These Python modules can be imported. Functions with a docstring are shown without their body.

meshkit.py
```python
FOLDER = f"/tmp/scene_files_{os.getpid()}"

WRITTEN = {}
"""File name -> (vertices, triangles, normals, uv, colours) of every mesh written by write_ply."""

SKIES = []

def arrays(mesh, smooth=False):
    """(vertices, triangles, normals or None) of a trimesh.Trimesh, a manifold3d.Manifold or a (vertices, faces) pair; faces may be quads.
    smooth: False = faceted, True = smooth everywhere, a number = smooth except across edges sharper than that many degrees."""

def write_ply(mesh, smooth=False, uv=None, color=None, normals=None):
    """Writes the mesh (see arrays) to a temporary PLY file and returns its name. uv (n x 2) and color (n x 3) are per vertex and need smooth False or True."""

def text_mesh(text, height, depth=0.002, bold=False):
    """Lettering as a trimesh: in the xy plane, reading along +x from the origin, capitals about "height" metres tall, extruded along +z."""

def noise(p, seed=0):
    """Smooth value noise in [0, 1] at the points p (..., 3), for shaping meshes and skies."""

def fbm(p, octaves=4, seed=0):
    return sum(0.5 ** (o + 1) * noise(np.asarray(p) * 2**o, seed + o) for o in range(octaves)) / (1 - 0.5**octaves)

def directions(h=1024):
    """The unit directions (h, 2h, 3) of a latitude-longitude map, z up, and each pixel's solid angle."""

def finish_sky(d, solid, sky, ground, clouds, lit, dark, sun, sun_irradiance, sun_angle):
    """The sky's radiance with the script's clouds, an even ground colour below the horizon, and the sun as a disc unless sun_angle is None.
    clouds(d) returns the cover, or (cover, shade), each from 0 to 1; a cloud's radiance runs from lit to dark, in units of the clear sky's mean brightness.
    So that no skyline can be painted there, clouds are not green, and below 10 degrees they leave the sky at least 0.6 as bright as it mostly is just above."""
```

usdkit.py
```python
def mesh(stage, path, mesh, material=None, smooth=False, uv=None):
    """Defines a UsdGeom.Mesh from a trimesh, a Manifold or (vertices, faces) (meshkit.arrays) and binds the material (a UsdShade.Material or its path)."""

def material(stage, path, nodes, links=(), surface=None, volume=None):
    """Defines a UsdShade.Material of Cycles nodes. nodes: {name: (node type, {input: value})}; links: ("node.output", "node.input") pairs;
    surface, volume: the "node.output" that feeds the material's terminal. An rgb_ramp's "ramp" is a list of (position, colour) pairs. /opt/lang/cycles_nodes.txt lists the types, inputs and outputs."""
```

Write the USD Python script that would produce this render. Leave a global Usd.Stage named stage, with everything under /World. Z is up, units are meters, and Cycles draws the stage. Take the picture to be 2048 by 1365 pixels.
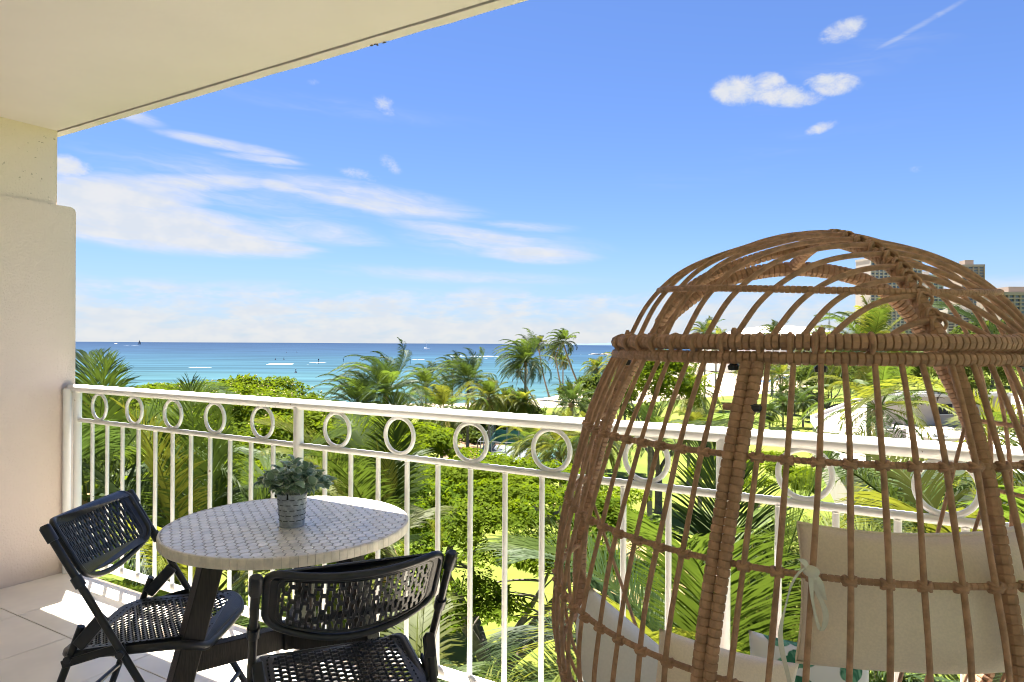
import math, random
import numpy as np, trimesh, usdkit, meshkit
from shapely.geometry import Polygon, Point, box as sbox
from shapely import affinity
from shapely.ops import unary_union
from pxr import Usd, UsdGeom, UsdLux, UsdShade, Gf, Sdf

stage = Usd.Stage.CreateInMemory()
UsdGeom.SetStageUpAxis(stage, UsdGeom.Tokens.z)
UsdGeom.SetStageMetersPerUnit(stage, 1.0)
UsdGeom.Xform.Define(stage, '/World'); UsdGeom.Scope.Define(stage, '/World/Looks')
R = random.Random(7); NR = np.random.default_rng(7)
V = lambda *a: np.array(a, float)

# ------------------------------------------------------------------ camera
EYE, YAW, ROLL = 1.32, math.radians(30.9), math.radians(0.3)
FW = V(-math.sin(YAW), math.cos(YAW), 0); RT = V(math.cos(YAW), math.sin(YAW), 0); UP = V(0, 0, 1)
cam = UsdGeom.Camera.Define(stage, '/World/Camera')
cam.CreateFocalLengthAttr(24.0); cam.CreateHorizontalApertureAttr(36.0); cam.CreateVerticalApertureAttr(36.0 * 682 / 1024)
cam.CreateVerticalApertureOffsetAttr(0.088); cam.CreateClippingRangeAttr(Gf.Vec2f(0.05, 60000))
_x = math.cos(ROLL) * RT + math.sin(ROLL) * UP; _y = -math.sin(ROLL) * RT + math.cos(ROLL) * UP; _z = -FW
cam.AddTransformOp().Set(Gf.Matrix4d(*_x, 0, *_y, 0, *_z, 0, 0, 0, EYE, 1))
EXPOSURE = 2.9
cam.CreateExposureAttr(EXPOSURE)

# ------------------------------------------------------------------ sun and sky
SUN = V(-0.23, 0.14, 1.0); SUN /= np.linalg.norm(SUN)
sun = UsdLux.DistantLight.Define(stage, '/World/Sun')
sun.CreateIntensityAttr(1.25); sun.CreateAngleAttr(0.53); sun.CreateNormalizeAttr(True); sun.CreateColorAttr(Gf.Vec3f(1.0, 0.95, 0.87))
_q = Gf.Rotation(Gf.Vec3d(0, 0, 1), Gf.Vec3d(*map(float, SUN)))
sun.AddTransformOp().Set(Gf.Matrix4d().SetRotate(_q))

class G:                                                            # small writer of node graphs
    def __init__(s): s.n, s.l, s.k = {}, [], 0
    def add(s, kind, out, **kw):
        s.k += 1; nm = 'n%d' % s.k; lit = {}
        for k, v in kw.items():
            if isinstance(v, str) and '.' in v and v.split('.')[0] in s.n: s.l.append((v, nm + '.' + k))
            else: lit[k] = v
        s.n[nm] = (kind, lit); return nm + '.' + out
    def m(s, op, a, b=0.0, c=0.0, clamp=False):
        return s.add('math', 'value', math_type=op, value1=a, value2=b, value3=c, use_clamp=clamp)
    def ss(s, v, a, b):
        return s.add('map_range', 'result', range_type='smoothstep', value=v, from_min=a, from_max=b, to_min=0.0, to_max=1.0, clamp=True)
    def mix(s, f, a, b, kind='mix'): return s.add('mix', 'color', mix_type=kind, fac=f, color1=a, color2=b)
    def noise(s, vec, scale, detail=4.0, rough=0.5, dist=0.0):
        return s.add('noise_texture', 'fac', vector=vec, scale=scale, detail=detail, roughness=rough, distortion=dist)
    def xyz(s, a, b, c): return s.add('combine_xyz', 'vector', x=a, y=b, z=c)

def sky_material():
    g = G()
    d = g.add('texture_coordinate', 'generated')
    sp = g.add('separate_xyz', 'x', vector=d).split('.')[0]
    X, Y, Z = sp + '.x', sp + '.y', sp + '.z'
    r = g.m('add', g.m('multiply', X, RT[0]), g.m('multiply', Y, RT[1]))
    f = g.m('add', g.m('multiply', X, FW[0]), g.m('multiply', Y, FW[1]))
    az = g.m('multiply', g.m('arctan2', r, f), 57.2958); el = g.m('multiply', g.m('arcsine', Z), 57.2958)
    sky = g.add('sky_texture', 'color', sky_type='single_scattering', sun_disc=False, sun_elevation=math.asin(SUN[2]),
                sun_rotation=math.atan2(SUN[0], SUN[1]), altitude=0.0, air_density=1.0, aerosol_density=0.35, ozone_density=2.5)
    aev = g.xyz(az, el, 0.0)
    soft = g.noise(g.xyz(g.m('multiply', az, 0.055), g.m('multiply', g.m('add', el, g.m('multiply', az, 0.10)), 0.36), 3.1), 1.0, 7.0, 0.62, 0.6)
    puff = g.noise(g.xyz(g.m('multiply', az, 0.55), g.m('multiply', el, 0.85), 0.7), 1.0, 10.0, 0.66, 0.3)
    bank = g.noise(g.xyz(g.m('multiply', az, 0.20), g.m('multiply', el, 0.75), 5.7), 1.0, 8.0, 0.6, 0.2)
    def blob(x, y, hw, hh, rot, k):
        a0 = math.degrees(math.atan((x - 1024) / 1365)); e0 = math.degrees(math.atan((690 - y) / 1365 * math.cos(math.radians(a0))))
        c = math.cos(math.radians(a0)); sx = 57.3 / 1365 * c * c * hw; sy = 57.3 / 1365 * c * hh
        t = math.radians(-rot); da = g.m('subtract', az, a0); de = g.m('subtract', el, e0)
        u = g.m('multiply_add', da, math.cos(t) / sx, g.m('multiply', de, math.sin(t) / sx))
        v = g.m('multiply_add', da, -math.sin(t) / sy, g.m('multiply', de, math.cos(t) / sy))
        q = g.m('add', g.m('multiply', u, u), g.m('multiply', v, v))
        return g.m('multiply', g.m('subtract', 1.0, q, clamp=True), k)
    def top(items):
        out = None
        for it in items:
            b = blob(*it); out = b if out is None else g.m('maximum', out, b)
        return out
    cir = top([(470, 385, 430, 80, 4, 0.42), (235, 405, 260, 62, -5, 0.95), (1000, 492, 280, 42, 4, 0.5), (640, 470, 200, 40, 6, 0.5), (300, 455, 420, 66, 4, 1.0), (420, 488, 300, 34, 3, 0.95), (200, 420, 200, 45, -4, 0.9), (400, 372, 230, 26, -4, 0.75), (560, 378, 90, 18, 4, 0.7),
               (740, 402, 300, 40, 7, 0.66), (450, 296, 190, 16, 5, 0.7), (520, 323, 120, 12, 2, 0.7), (560, 338, 80, 7, 2, 0.4),
               (1070, 512, 170, 24, 3, 0.8), (960, 475, 260, 26, 8, 0.55), (1050, 456, 140, 16, 3, 0.5), (260, 238, 100, 20, 12, 0.6),
               (1850, 42, 170, 9, -20, 0.42), (1700, 130, 380, 60, -14, 0.2), (640, 215, 420, 30, 3, 0.22), (900, 555, 420, 22, 2, 0.45), (1500, 320, 460, 50, -9, 0.16)])
    cum = top([(1475, 182, 70, 34, 6, 0.9), (1570, 192, 90, 26, 8, 0.85), (1660, 168, 72, 26, 5, 0.85), (1530, 170, 50, 26, 0, 0.8), (1684, 60, 60, 24, -10, 0.72), (768, 216, 34, 22, 30, 0.5),
               (140, 345, 60, 32, 10, 0.85), (1640, 255, 44, 14, -15, 0.5), (778, 333, 34, 18, 30, 0.42), (720, 355, 60, 16, 10, 0.4), (1835, 337, 24, 10, 10, 0.35), (628, 170, 26, 8, -5, 0.3), (300, 440, 60, 34, 0, 0.6)])
    warp = g.m('multiply', g.m('subtract', g.noise(g.xyz(g.m('multiply', az, 0.12), g.m('multiply', el, 0.45), 12.0), 1.0, 4.0, 0.55), 0.5), 3.0)
    fib = g.noise(g.xyz(g.m('multiply', az, 0.11), g.m('multiply', g.m('add', g.m('add', el, warp), g.m('multiply', az, 0.12)), 1.5), 6.0), 1.0, 6.0, 0.62, 0.2)
    c1 = g.ss(g.m('add', cir, g.m('add', g.m('multiply', g.m('subtract', soft, 0.5), 0.9), g.m('multiply', g.m('subtract', fib, 0.5), 0.9))), 0.03, 0.88)
    c1 = g.m('multiply', c1, g.ss(cir, 0.0, 0.55))
    c2 = g.m('multiply', g.ss(g.m('add', cum, g.m('multiply', g.m('subtract', puff, 0.5), 1.7)), 0.10, 0.95), g.ss(cum, 0.0, 0.4))
    # bank of small cumulus along the horizon, all the way round
    low = g.m('multiply', g.ss(el, 5.2, 3.6), g.ss(el, -1.0, 0.2))
    c3 = g.m('multiply', low, g.ss(g.m('add', bank, g.m('multiply', g.m('subtract', 2.6, el), 0.05)), 0.33, 0.60))
    haze = g.m('multiply', g.ss(el, 9.0, -0.5), 0.55)
    cover = g.m('maximum', g.m('maximum', g.m('multiply', c1, 0.93), g.m('multiply', c2, 0.95)), g.m('multiply', c3, 0.85))
    shade = g.ss(g.noise(g.xyz(g.m('multiply', az, 0.5), g.m('multiply', el, 0.9), 9.0), 1.0, 5.0, 0.55), 0.35, 0.65)
    CB = 2.3
    lit = g.mix(shade, V(0.88, 0.93, 1.0) * CB, V(1.0, 1.0, 1.0) * CB)
    tint = g.mix(1.0, sky, (0.288, 0.352, 0.50), 'multiply')
    hz = g.mix(haze, tint, V(0.62, 0.79, 1.0) * CB)
    col = g.mix(cover, hz, lit)
    bg = g.add('background_shader', 'background', color=col, strength=0.05)
    return usdkit.material(stage, '/World/Looks/sky_look', g.n, g.l, surface=bg)
dome = UsdLux.DomeLight.Define(stage, '/World/sky')
UsdShade.MaterialBindingAPI.Apply(dome.GetPrim()).Bind(sky_material())
dome.GetPrim().SetCustomDataByKey('kind', 'structure')

# ------------------------------------------------------------------ helpers: pixels, names, meshes
def ray(x, y):
    u, v = x - 1024, y - 687.5; c, s = math.cos(ROLL), math.sin(ROLL)
    u, v = u * c + v * s, -u * s + v * c
    return FW + RT * u / 1365 - UP * v / 1365
def atz(x, y, z): r = ray(x, y); return V(0, 0, EYE) + r * (z - EYE) / r[2]
def atd(x, y, d): return V(0, 0, EYE) + ray(x, y) * d
def cw(xr, d, z=0.0): return RT * xr + FW * d + UP * z             # right / forward of the viewer's foot -> world

used = {}
def path(name, parent=None):
    base = (parent if isinstance(parent, str) else str(parent.GetPath())) if parent is not None else '/World'
    k = used.get((base, name), 0); used[(base, name)] = k + 1
    return base + '/' + name + ('_%03d' % k if k else '')
def tag(p, label=None, cat=None, group=None, kind=None):
    p = p.GetPrim()
    for k, v in (('label', label), ('category', cat), ('group', group), ('kind', kind)):
        if v: p.SetCustomDataByKey(k, v)
    return p
def obj(name, mesh, mat, parent=None, smooth=False, uv=None):
    if isinstance(mesh, MB):
        mesh = mesh.tm()
        if smooth: mesh.merge_vertices(); mesh.remove_unreferenced_vertices()
    return usdkit.mesh(stage, path(name, parent), mesh, mat, smooth, uv).GetPrim()
def thing(name, label, cat, loc=(0, 0, 0), rz=0.0, group=None):
    x = UsdGeom.Xform.Define(stage, path(name)); x.AddTranslateOp().Set(Gf.Vec3d(*map(float, loc)))
    if rz: x.AddRotateZOp().Set(math.degrees(rz))
    return tag(x, label, cat, group)

class MB:
    def __init__(s): s.v, s.f, s.n = [], [], 0
    def add(s, v, f):
        v = np.asarray(v, float); f = np.asarray(f, int)
        if f.shape[1] == 4: f = np.vstack([f[:, [0, 1, 2]], f[:, [0, 2, 3]]])
        s.v.append(v); s.f.append(f + s.n); s.n += len(v); return s
    def tri(s, m): return s.add(m.vertices, m.faces)
    def tm(s): return trimesh.Trimesh(np.vstack(s.v), np.vstack(s.f), process=False)
    def box(s, a, b): return s.tri(trimesh.creation.box(bounds=[np.minimum(a, b), np.maximum(a, b)]))
def bx(a, b): return MB().box(a, b)
def cbox(size, ch=0.002):                                           # chamfered box about the origin
    h = V(*size) / 2; pts = []
    for sx in (-1, 1):
        for sy in (-1, 1):
            for sz in (-1, 1):
                for k in range(3):
                    p = V(sx, sy, sz) * h; q = V(sx, sy, sz) * ch; q[k] = 0; pts.append(p - q)
    return trimesh.convex.convex_hull(np.array(pts))
def bar(a, b, w, t, side, ch=0.003):                                # squared bar from a to b; side = direction of its width
    a, b = V(*a), V(*b); d = b - a; L = np.linalg.norm(d); d /= L
    side = V(*side); side = side - d * (side @ d); side /= np.linalg.norm(side); n = np.cross(d, side)
    m = cbox((w, t, L), ch); T = np.eye(4); T[:3, 0], T[:3, 1], T[:3, 2], T[:3, 3] = side, n, d, (a + b) / 2
    m.apply_transform(T); return m
def frames(P, closed=False):
    P = np.asarray(P, float)
    T = np.roll(P, -1, 0) - np.roll(P, 1, 0)
    if not closed: T[0], T[-1] = P[1] - P[0], P[-1] - P[-2]
    T /= np.linalg.norm(T, axis=1, keepdims=True) + 1e-12
    n = np.cross(T[0], UP if abs(T[0][2]) < 0.9 else V(1, 0, 0)); n /= np.linalg.norm(n); N = [n]
    for t in T[1:]:
        n = N[-1] - t * (N[-1] @ t); n /= np.linalg.norm(n) + 1e-12; N.append(n)
    N = np.array(N); return T, N, np.cross(T, N)
def tube(P, r, sides=8, closed=False, caps=True):
    P = np.asarray(P, float); n = len(P); r = np.broadcast_to(np.asarray(r, float), (n,))
    T, N, B = frames(P, closed); a = np.arange(sides) * 2 * math.pi / sides
    v = (P[:, None] + r[:, None, None] * (N[:, None] * np.cos(a)[None, :, None] + B[:, None] * np.sin(a)[None, :, None])).reshape(-1, 3)
    i = np.arange(n if closed else n - 1)[:, None]; j = np.arange(sides)[None]
    i2, j2 = (i + 1) % n, (j + 1) % sides
    f = np.stack([i * sides + j, i * sides + j2, i2 * sides + j2, i2 * sides + j], -1).reshape(-1, 4)
    f = np.vstack([f[:, [0, 1, 2]], f[:, [0, 2, 3]]])
    if caps and not closed:
        v = np.vstack([v, P[:1], P[-1:]]); k = n * sides; jj = np.arange(sides)
        f = np.vstack([f, np.stack([np.full(sides, k), (jj + 1) % sides, jj], -1), np.stack([np.full(sides, k + 1), (n - 1) * sides + jj, (n - 1) * sides + (jj + 1) % sides], -1)])
    return trimesh.Trimesh(v, f[:, ::-1], process=False)
def resample(P, step):
    P = np.asarray(P, float); s = np.r_[0, np.cumsum(np.linalg.norm(np.diff(P, axis=0), axis=1))]
    t = np.linspace(0, s[-1], max(2, int(round(s[-1] / step)) + 1))
    return np.stack([np.interp(t, s, P[:, k]) for k in range(3)], 1)
def spline(P, n=40):
    from scipy.interpolate import CubicSpline
    P = np.asarray(P, float); t = np.r_[0, np.cumsum(np.linalg.norm(np.diff(P, axis=0), axis=1))]
    return CubicSpline(t, P)(np.linspace(0, t[-1], n))
def lathe(prof, seg=32):
    return trimesh.creation.revolve(np.asarray(prof, float), sections=seg)

# ------------------------------------------------------------------ materials
def M(name, col, rough=0.6, var=0.12, scale=6.0, bump=0.0, bscale=60.0, metal=0.0, spec=0.4, col2=None, detail=4.0, rnd=0.0, mscale=None):
    g = G(); c = V(*col); p = g.add('geometry', 'position')
    if mscale is not None: p = g.add('mapping', 'vector', mapping_type='point', vector=p, scale=mscale)
    n = g.add('noise_texture', 'fac', vector=p, scale=scale, detail=detail, roughness=0.6)
    n = g.ss(n, 0.3, 0.7)
    a, b = (c * (1 - var), c * (1 + var)) if col2 is None else (c, V(*col2))
    base = g.mix(n, a, b)
    if rnd:
        rr = g.add('object_info', 'random'); k = g.m('multiply_add', rr, 2 * rnd, 1 - rnd)
        base = g.mix(1.0, base, g.xyz(k, k, k), 'multiply')
    kw = {}
    if bump: kw['normal'] = g.add('bump', 'normal', height=g.add('noise_texture', 'fac', vector=p, scale=bscale, detail=5.0, roughness=0.6), strength=bump, distance=0.01)
    s = g.add('principled_bsdf', 'BSDF', base_color=base, roughness=rough, metallic=metal, specular_ior_level=spec, **kw)
    return usdkit.material(stage, '/World/Looks/' + name, g.n, g.l, surface=s)
def leaf_mat(name, c1, c2, trans, tf=0.4, scale=0.6, rough=0.55, rnd=0.25, spec=0.22):
    g = G(); p = g.add('geometry', 'position')
    n = g.ss(g.noise(p, scale, 3.0, 0.6), 0.32, 0.68)
    i = g.add('geometry', 'random_per_island'); o = g.add('object_info', 'random')
    k = g.m('add', g.m('multiply_add', i, 0.5, 0.75), g.m('multiply_add', o, 2 * rnd, -rnd))
    kk = g.xyz(k, k, k)
    base = g.mix(1.0, g.mix(n, V(*c1), V(*c2)), kk, 'multiply'); tr = g.mix(1.0, V(*trans), kk, 'multiply')
    a = g.add('principled_bsdf', 'BSDF', base_color=base, roughness=rough, specular_ior_level=spec)
    b = g.add('translucent_bsdf', 'BSDF', color=tr)
    s = g.add('mix_closure', 'closure', fac=tf, closure1=a, closure2=b)
    return usdkit.material(stage, '/World/Looks/' + name, g.n, g.l, surface=s)

def rail_paint():
    g = G(); p = g.add('geometry', 'position'); n = g.noise(p, 38.0, 3.0, 0.55); big = g.ss(g.noise(p, 3.0, 3.0, 0.6), 0.48, 0.62)
    rust = g.m('multiply', g.ss(n, 0.70, 0.735), big); grime = g.m('multiply', g.ss(g.noise(p, 9.0, 5.0, 0.65), 0.45, 0.75), 0.22)
    col = g.mix(rust, g.mix(grime, (0.80, 0.79, 0.77), (0.62, 0.58, 0.52)), (0.22, 0.12, 0.06))
    b = g.add('bump', 'normal', height=g.noise(p, 120.0, 4.0, 0.6), strength=0.12, distance=0.004)
    return usdkit.material(stage, '/World/Looks/white_rail_paint', g.n, g.l, surface=g.add('principled_bsdf', 'BSDF', base_color=col, roughness=0.38, normal=b))
m_white = rail_paint()
m_stucco = M('beige_stucco', (0.74, 0.615, 0.545), 0.85, 0.05, 2.5, 0.5, 70)
m_soffit = M('cream_ceiling_paint', (0.745, 0.665, 0.70), 0.45, 0.03, 1.2, 0.08, 25)
m_facade = M('cream_facade_paint', (0.85, 0.79, 0.70), 0.7, 0.03, 1.2)
m_tile = M('pale_floor_tile', (0.86, 0.775, 0.64), 0.24, 0.07, 3.0, 0.06, 30, rnd=0.05, spec=0.75)
m_grout = M('floor_grout', (0.12, 0.09, 0.06), 0.9, 0.1, 20)
m_blk = M('black_plastic', (0.017, 0.018, 0.023), 0.34, 0.2, 30, 0.12, 500, spec=0.5)
m_blkm = M('black_metal', (0.014, 0.014, 0.015), 0.30, 0.2, 20, spec=0.5)
m_dwood = M('dark_stained_wood', (0.020, 0.015, 0.013), 0.5, 0.5, 40, 0.25, 90, mscale=(6, 6, 0.6))
m_stone = [M('pale_stone_tile', (0.89, 0.82, 0.73), 0.24, 0.10, 25, 0.05, 120, rnd=0.08, spec=0.8), M('warm_stone_tile', (0.86, 0.78, 0.67), 0.26, 0.10, 25, 0.05, 120, rnd=0.08, spec=0.8)]
m_edge = M('edge_stone_tile', (0.80, 0.71, 0.60), 0.4, 0.12, 30, 0.05, 120, rnd=0.08)
m_tgrout = M('table_grout', (0.42, 0.37, 0.33), 0.9, 0.1, 60)
m_zinc = M('galvanised_zinc', (0.34, 0.37, 0.39), 0.45, 0.22, 60, 0.1, 200, metal=0.55)
m_dark = M('dark_hollow', (0.012, 0.011, 0.010), 0.8, 0.1, 20)
m_rope = M('woven_resin_rope', (0.405, 0.232, 0.138), 0.62, 0.22, 70, 0.35, 900, spec=0.25)
m_rope2 = M('resin_rope_wrap', (0.43, 0.248, 0.150), 0.62, 0.20, 60, 0.35, 900, spec=0.25)
m_linen = M('beige_linen', (0.88, 0.755, 0.60), 0.9, 0.05, 300, 0.25, 1500)
m_cloth = M('white_cotton', (0.80, 0.79, 0.77), 0.9, 0.03, 200, 0.2, 1500)
m_ribbon = M('cream_ribbon', (0.66, 0.62, 0.52), 0.85, 0.04, 200, 0.2, 1200)
m_trunk = M('palm_trunk_bark', (0.17, 0.14, 0.11), 0.9, 0.35, 3.0, 0.5, 14, mscale=(1, 1, 3))
m_bark = M('tree_bark', (0.085, 0.07, 0.055), 0.9, 0.35, 5, 0.5, 20)
m_petiole = M('palm_petiole', (0.30, 0.30, 0.07), 0.5, 0.2, 3)
m_dead = M('dry_frond', (0.34, 0.22, 0.09), 0.8, 0.3, 3)
m_fibre = M('palm_fibre', (0.20, 0.12, 0.06), 0.9, 0.4, 8, 0.5, 40)
L_pal = leaf_mat('palm_leaf_green', (0.042, 0.074, 0.014), (0.076, 0.110, 0.020), (0.13, 0.19, 0.020), 0.42, 0.5)
L_palD = leaf_mat('palm_leaf_dark', (0.030, 0.056, 0.018), (0.052, 0.084, 0.026), (0.075, 0.12, 0.020), 0.36, 0.5)
L_palY = leaf_mat('palm_leaf_yellow', (0.080, 0.102, 0.016), (0.135, 0.145, 0.022), (0.27, 0.285, 0.028), 0.45, 0.4)
L_monk = leaf_mat('canopy_leaf_lime', (0.050, 0.090, 0.004), (0.105, 0.140, 0.005), (0.21, 0.29, 0.006), 0.38, 0.22, rnd=0.0, rough=0.8, spec=0.06)
L_plum = leaf_mat('canopy_leaf_green', (0.046, 0.086, 0.005), (0.096, 0.130, 0.006), (0.20, 0.275, 0.008), 0.36, 0.3, rnd=0.0, rough=0.8, spec=0.06)
L_shrub = leaf_mat('shrub_leaf', (0.036, 0.064, 0.014), (0.076, 0.098, 0.020), (0.15, 0.20, 0.02), 0.34, 0.3, rnd=0.0, rough=0.8, spec=0.06)
m_grass = M('lawn_grass', (0.055, 0.085, 0.012), 0.9, 0.3, 0.08, 0.6, 3.0, spec=0.1, col2=(0.115, 0.125, 0.022), detail=8)
m_sand = M('pale_beach_sand', (0.34, 0.285, 0.21), 0.95, 0.08, 0.05, 0.3, 2.0, spec=0.1, detail=8)
m_path = M('brown_park_path', (0.16, 0.105, 0.065), 0.95, 0.15, 0.3, 0.2, 4.0, spec=0.1)
m_foam = M('sea_foam', (0.27, 0.29, 0.30), 0.9, 0.03, 0.3, 0.3, 2.0)
m_conc = M('white_roof_paint', (0.50, 0.49, 0.47), 0.8, 0.06, 0.4, 0.1, 6)
m_conc2 = M('pale_concrete_wall', (0.30, 0.27, 0.23), 0.85, 0.06, 0.5, 0.1, 6)
m_tower = M('hotel_concrete', (0.36, 0.325, 0.28), 0.85, 0.05, 0.05)
m_towerB = M('hotel_concrete_tan', (0.26, 0.21, 0.17), 0.85, 0.06, 0.05)
m_pane = M('hotel_window_glass', (0.075, 0.095, 0.135), 0.25, 0.4, 0.12, spec=0.7, rnd=0.35)
m_court = M('sports_court_teal', (0.08, 0.19, 0.20), 0.8, 0.05, 0.3)
m_courtg = M('sports_court_grey', (0.10, 0.115, 0.13), 0.8, 0.08, 0.3)
m_screen = M('court_windscreen_green', (0.03, 0.12, 0.08), 0.8, 0.1, 0.5)
m_pole = M('grey_steel_pole', (0.20, 0.21, 0.22), 0.5, 0.1, 3)
m_blue = M('blue_beach_canvas', (0.05, 0.16, 0.50), 0.8, 0.08, 2)
m_rock = M('breakwater_rock', (0.11, 0.10, 0.09), 0.9, 0.3, 0.3, 0.5, 2)
m_hill = M('distant_hill', (0.035, 0.060, 0.095), 0.95, 0.15, 0.002)
m_hull = M('dark_boat_hull', (0.03, 0.035, 0.05), 0.5, 0.1, 1)
m_sail = M('white_sailcloth', (0.78, 0.78, 0.78), 0.8, 0.03, 1)
m_sailY = M('pale_yellow_canopy', (0.75, 0.74, 0.55), 0.8, 0.03, 1)

def sea_material():
    g = G(); p = g.add('geometry', 'position'); sp = g.add('separate_xyz', 'x', vector=p).split('.')[0]
    r = g.m('add', g.m('multiply', sp + '.x', RT[0]), g.m('multiply', sp + '.y', RT[1]))
    f = g.m('add', g.m('multiply', sp + '.x', FW[0]), g.m('multiply', sp + '.y', FW[1]))
    off = g.m('maximum', g.m('add', f, g.m('multiply', g.noise(p, 0.006, 4.0, 0.6), 90.0)), 20.0)
    q = g.m('divide', 200.0, off)                                   # 1 near the beach, 0 far out
    reef = g.noise(g.xyz(g.m('multiply', r, 0.0028), g.m('multiply', f, 0.010), 2.0), 1.0, 6.0, 0.62)
    q2 = g.m('add', q, g.m('multiply', g.m('multiply', g.m('subtract', reef, 0.5), 0.9), q))
    ramp = g.add('rgb_ramp', 'color', fac=g.m('multiply', q2, 0.8), ramp=[(0.0, (0.0050, 0.0160, 0.042)), (0.05, (0.0095, 0.0235, 0.052)), (0.13, (0.013, 0.031, 0.060)), (0.24, (0.017, 0.043, 0.068)), (0.42, (0.023, 0.056, 0.074)), (0.62, (0.029, 0.066, 0.077)), (0.80, (0.044, 0.084, 0.086)), (1.0, (0.10, 0.12, 0.108))], interpolate=True)
    w = g.add('noise_texture', 'fac', vector=g.xyz(g.m('multiply', r, 0.05), g.m('multiply', f, 0.22), 0.0), scale=1.0, detail=7.0, roughness=0.65)
    streak = g.noise(g.xyz(g.m('multiply', r, 0.006), g.m('multiply', f, 0.05), 4.0), 1.0, 6.0, 0.6)
    dk = g.m('multiply_add', g.ss(streak, 0.36, 0.64), 0.55, 0.66)
    col = g.mix(1.0, ramp, g.xyz(dk, dk, dk), 'multiply')
    nb = g.add('bump', 'normal', height=w, strength=0.5, distance=1.0)
    a = g.add('diffuse_bsdf', 'BSDF', color=col)
    b = g.add('glossy_bsdf', 'BSDF', color=(0.9, 0.95, 1.0), roughness=0.22, normal=nb)
    s = g.add('mix_closure', 'closure', fac=0.05, closure1=a, closure2=b)
    return usdkit.material(stage, '/World/Looks/sea_water', g.n, g.l, surface=s)
m_sea = sea_material()

# ------------------------------------------------------------------ ground, sea, far shore
GZ, SZ = -13.0, -14.2
def sheet(pts, z, z2=None):
    P = Polygon([(p[0], p[1]) for p in pts]).buffer(0)
    v, f = trimesh.creation.triangulate_polygon(P, engine='earcut')
    return trimesh.Trimesh(np.c_[v, np.full(len(v), z)], f, process=False)
sea = MB(); _a = np.linspace(0, 2 * math.pi, 65)[:-1]
sea.add(np.vstack([[0, 0, SZ]] + [np.c_[np.cos(_a) * q, np.sin(_a) * q, np.full(64, SZ)] for q in (400, 3000, 24000)]),
        np.vstack([np.stack([np.zeros(64, int), 1 + np.arange(64), 1 + (np.arange(64) + 1) % 64], -1)] +
                  [np.vstack([np.stack([1 + k * 64 + np.arange(64), 1 + (k + 1) * 64 + np.arange(64), 1 + (k + 1) * 64 + (np.arange(64) + 1) % 64], -1),
                              np.stack([1 + k * 64 + np.arange(64), 1 + (k + 1) * 64 + (np.arange(64) + 1) % 64, 1 + k * 64 + (np.arange(64) + 1) % 64], -1)]) for k in (0, 1)]))
tag(obj('sea', sea, m_sea), kind='structure')
shore = [(-900, 60), (-400, 120), (-180, 150), (-112, 158), (-50, 170), (0, 180), (12, 200), (32, 272), (62, 370), (98, 505), (195, 840), (420, 1500), (1500, 2600), (4000, 2200), (4000, -900), (-900, -900)]
sand_line = [(-900, 40), (-400, 98), (-180, 128), (-112, 136), (-50, 146), (0, 150), (22, 158), (52, 185), (82, 205), (130, 280), (230, 470), (420, 800), (1200, 1500), (3500, 1500), (3500, -800), (-890, -800)]
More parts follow.
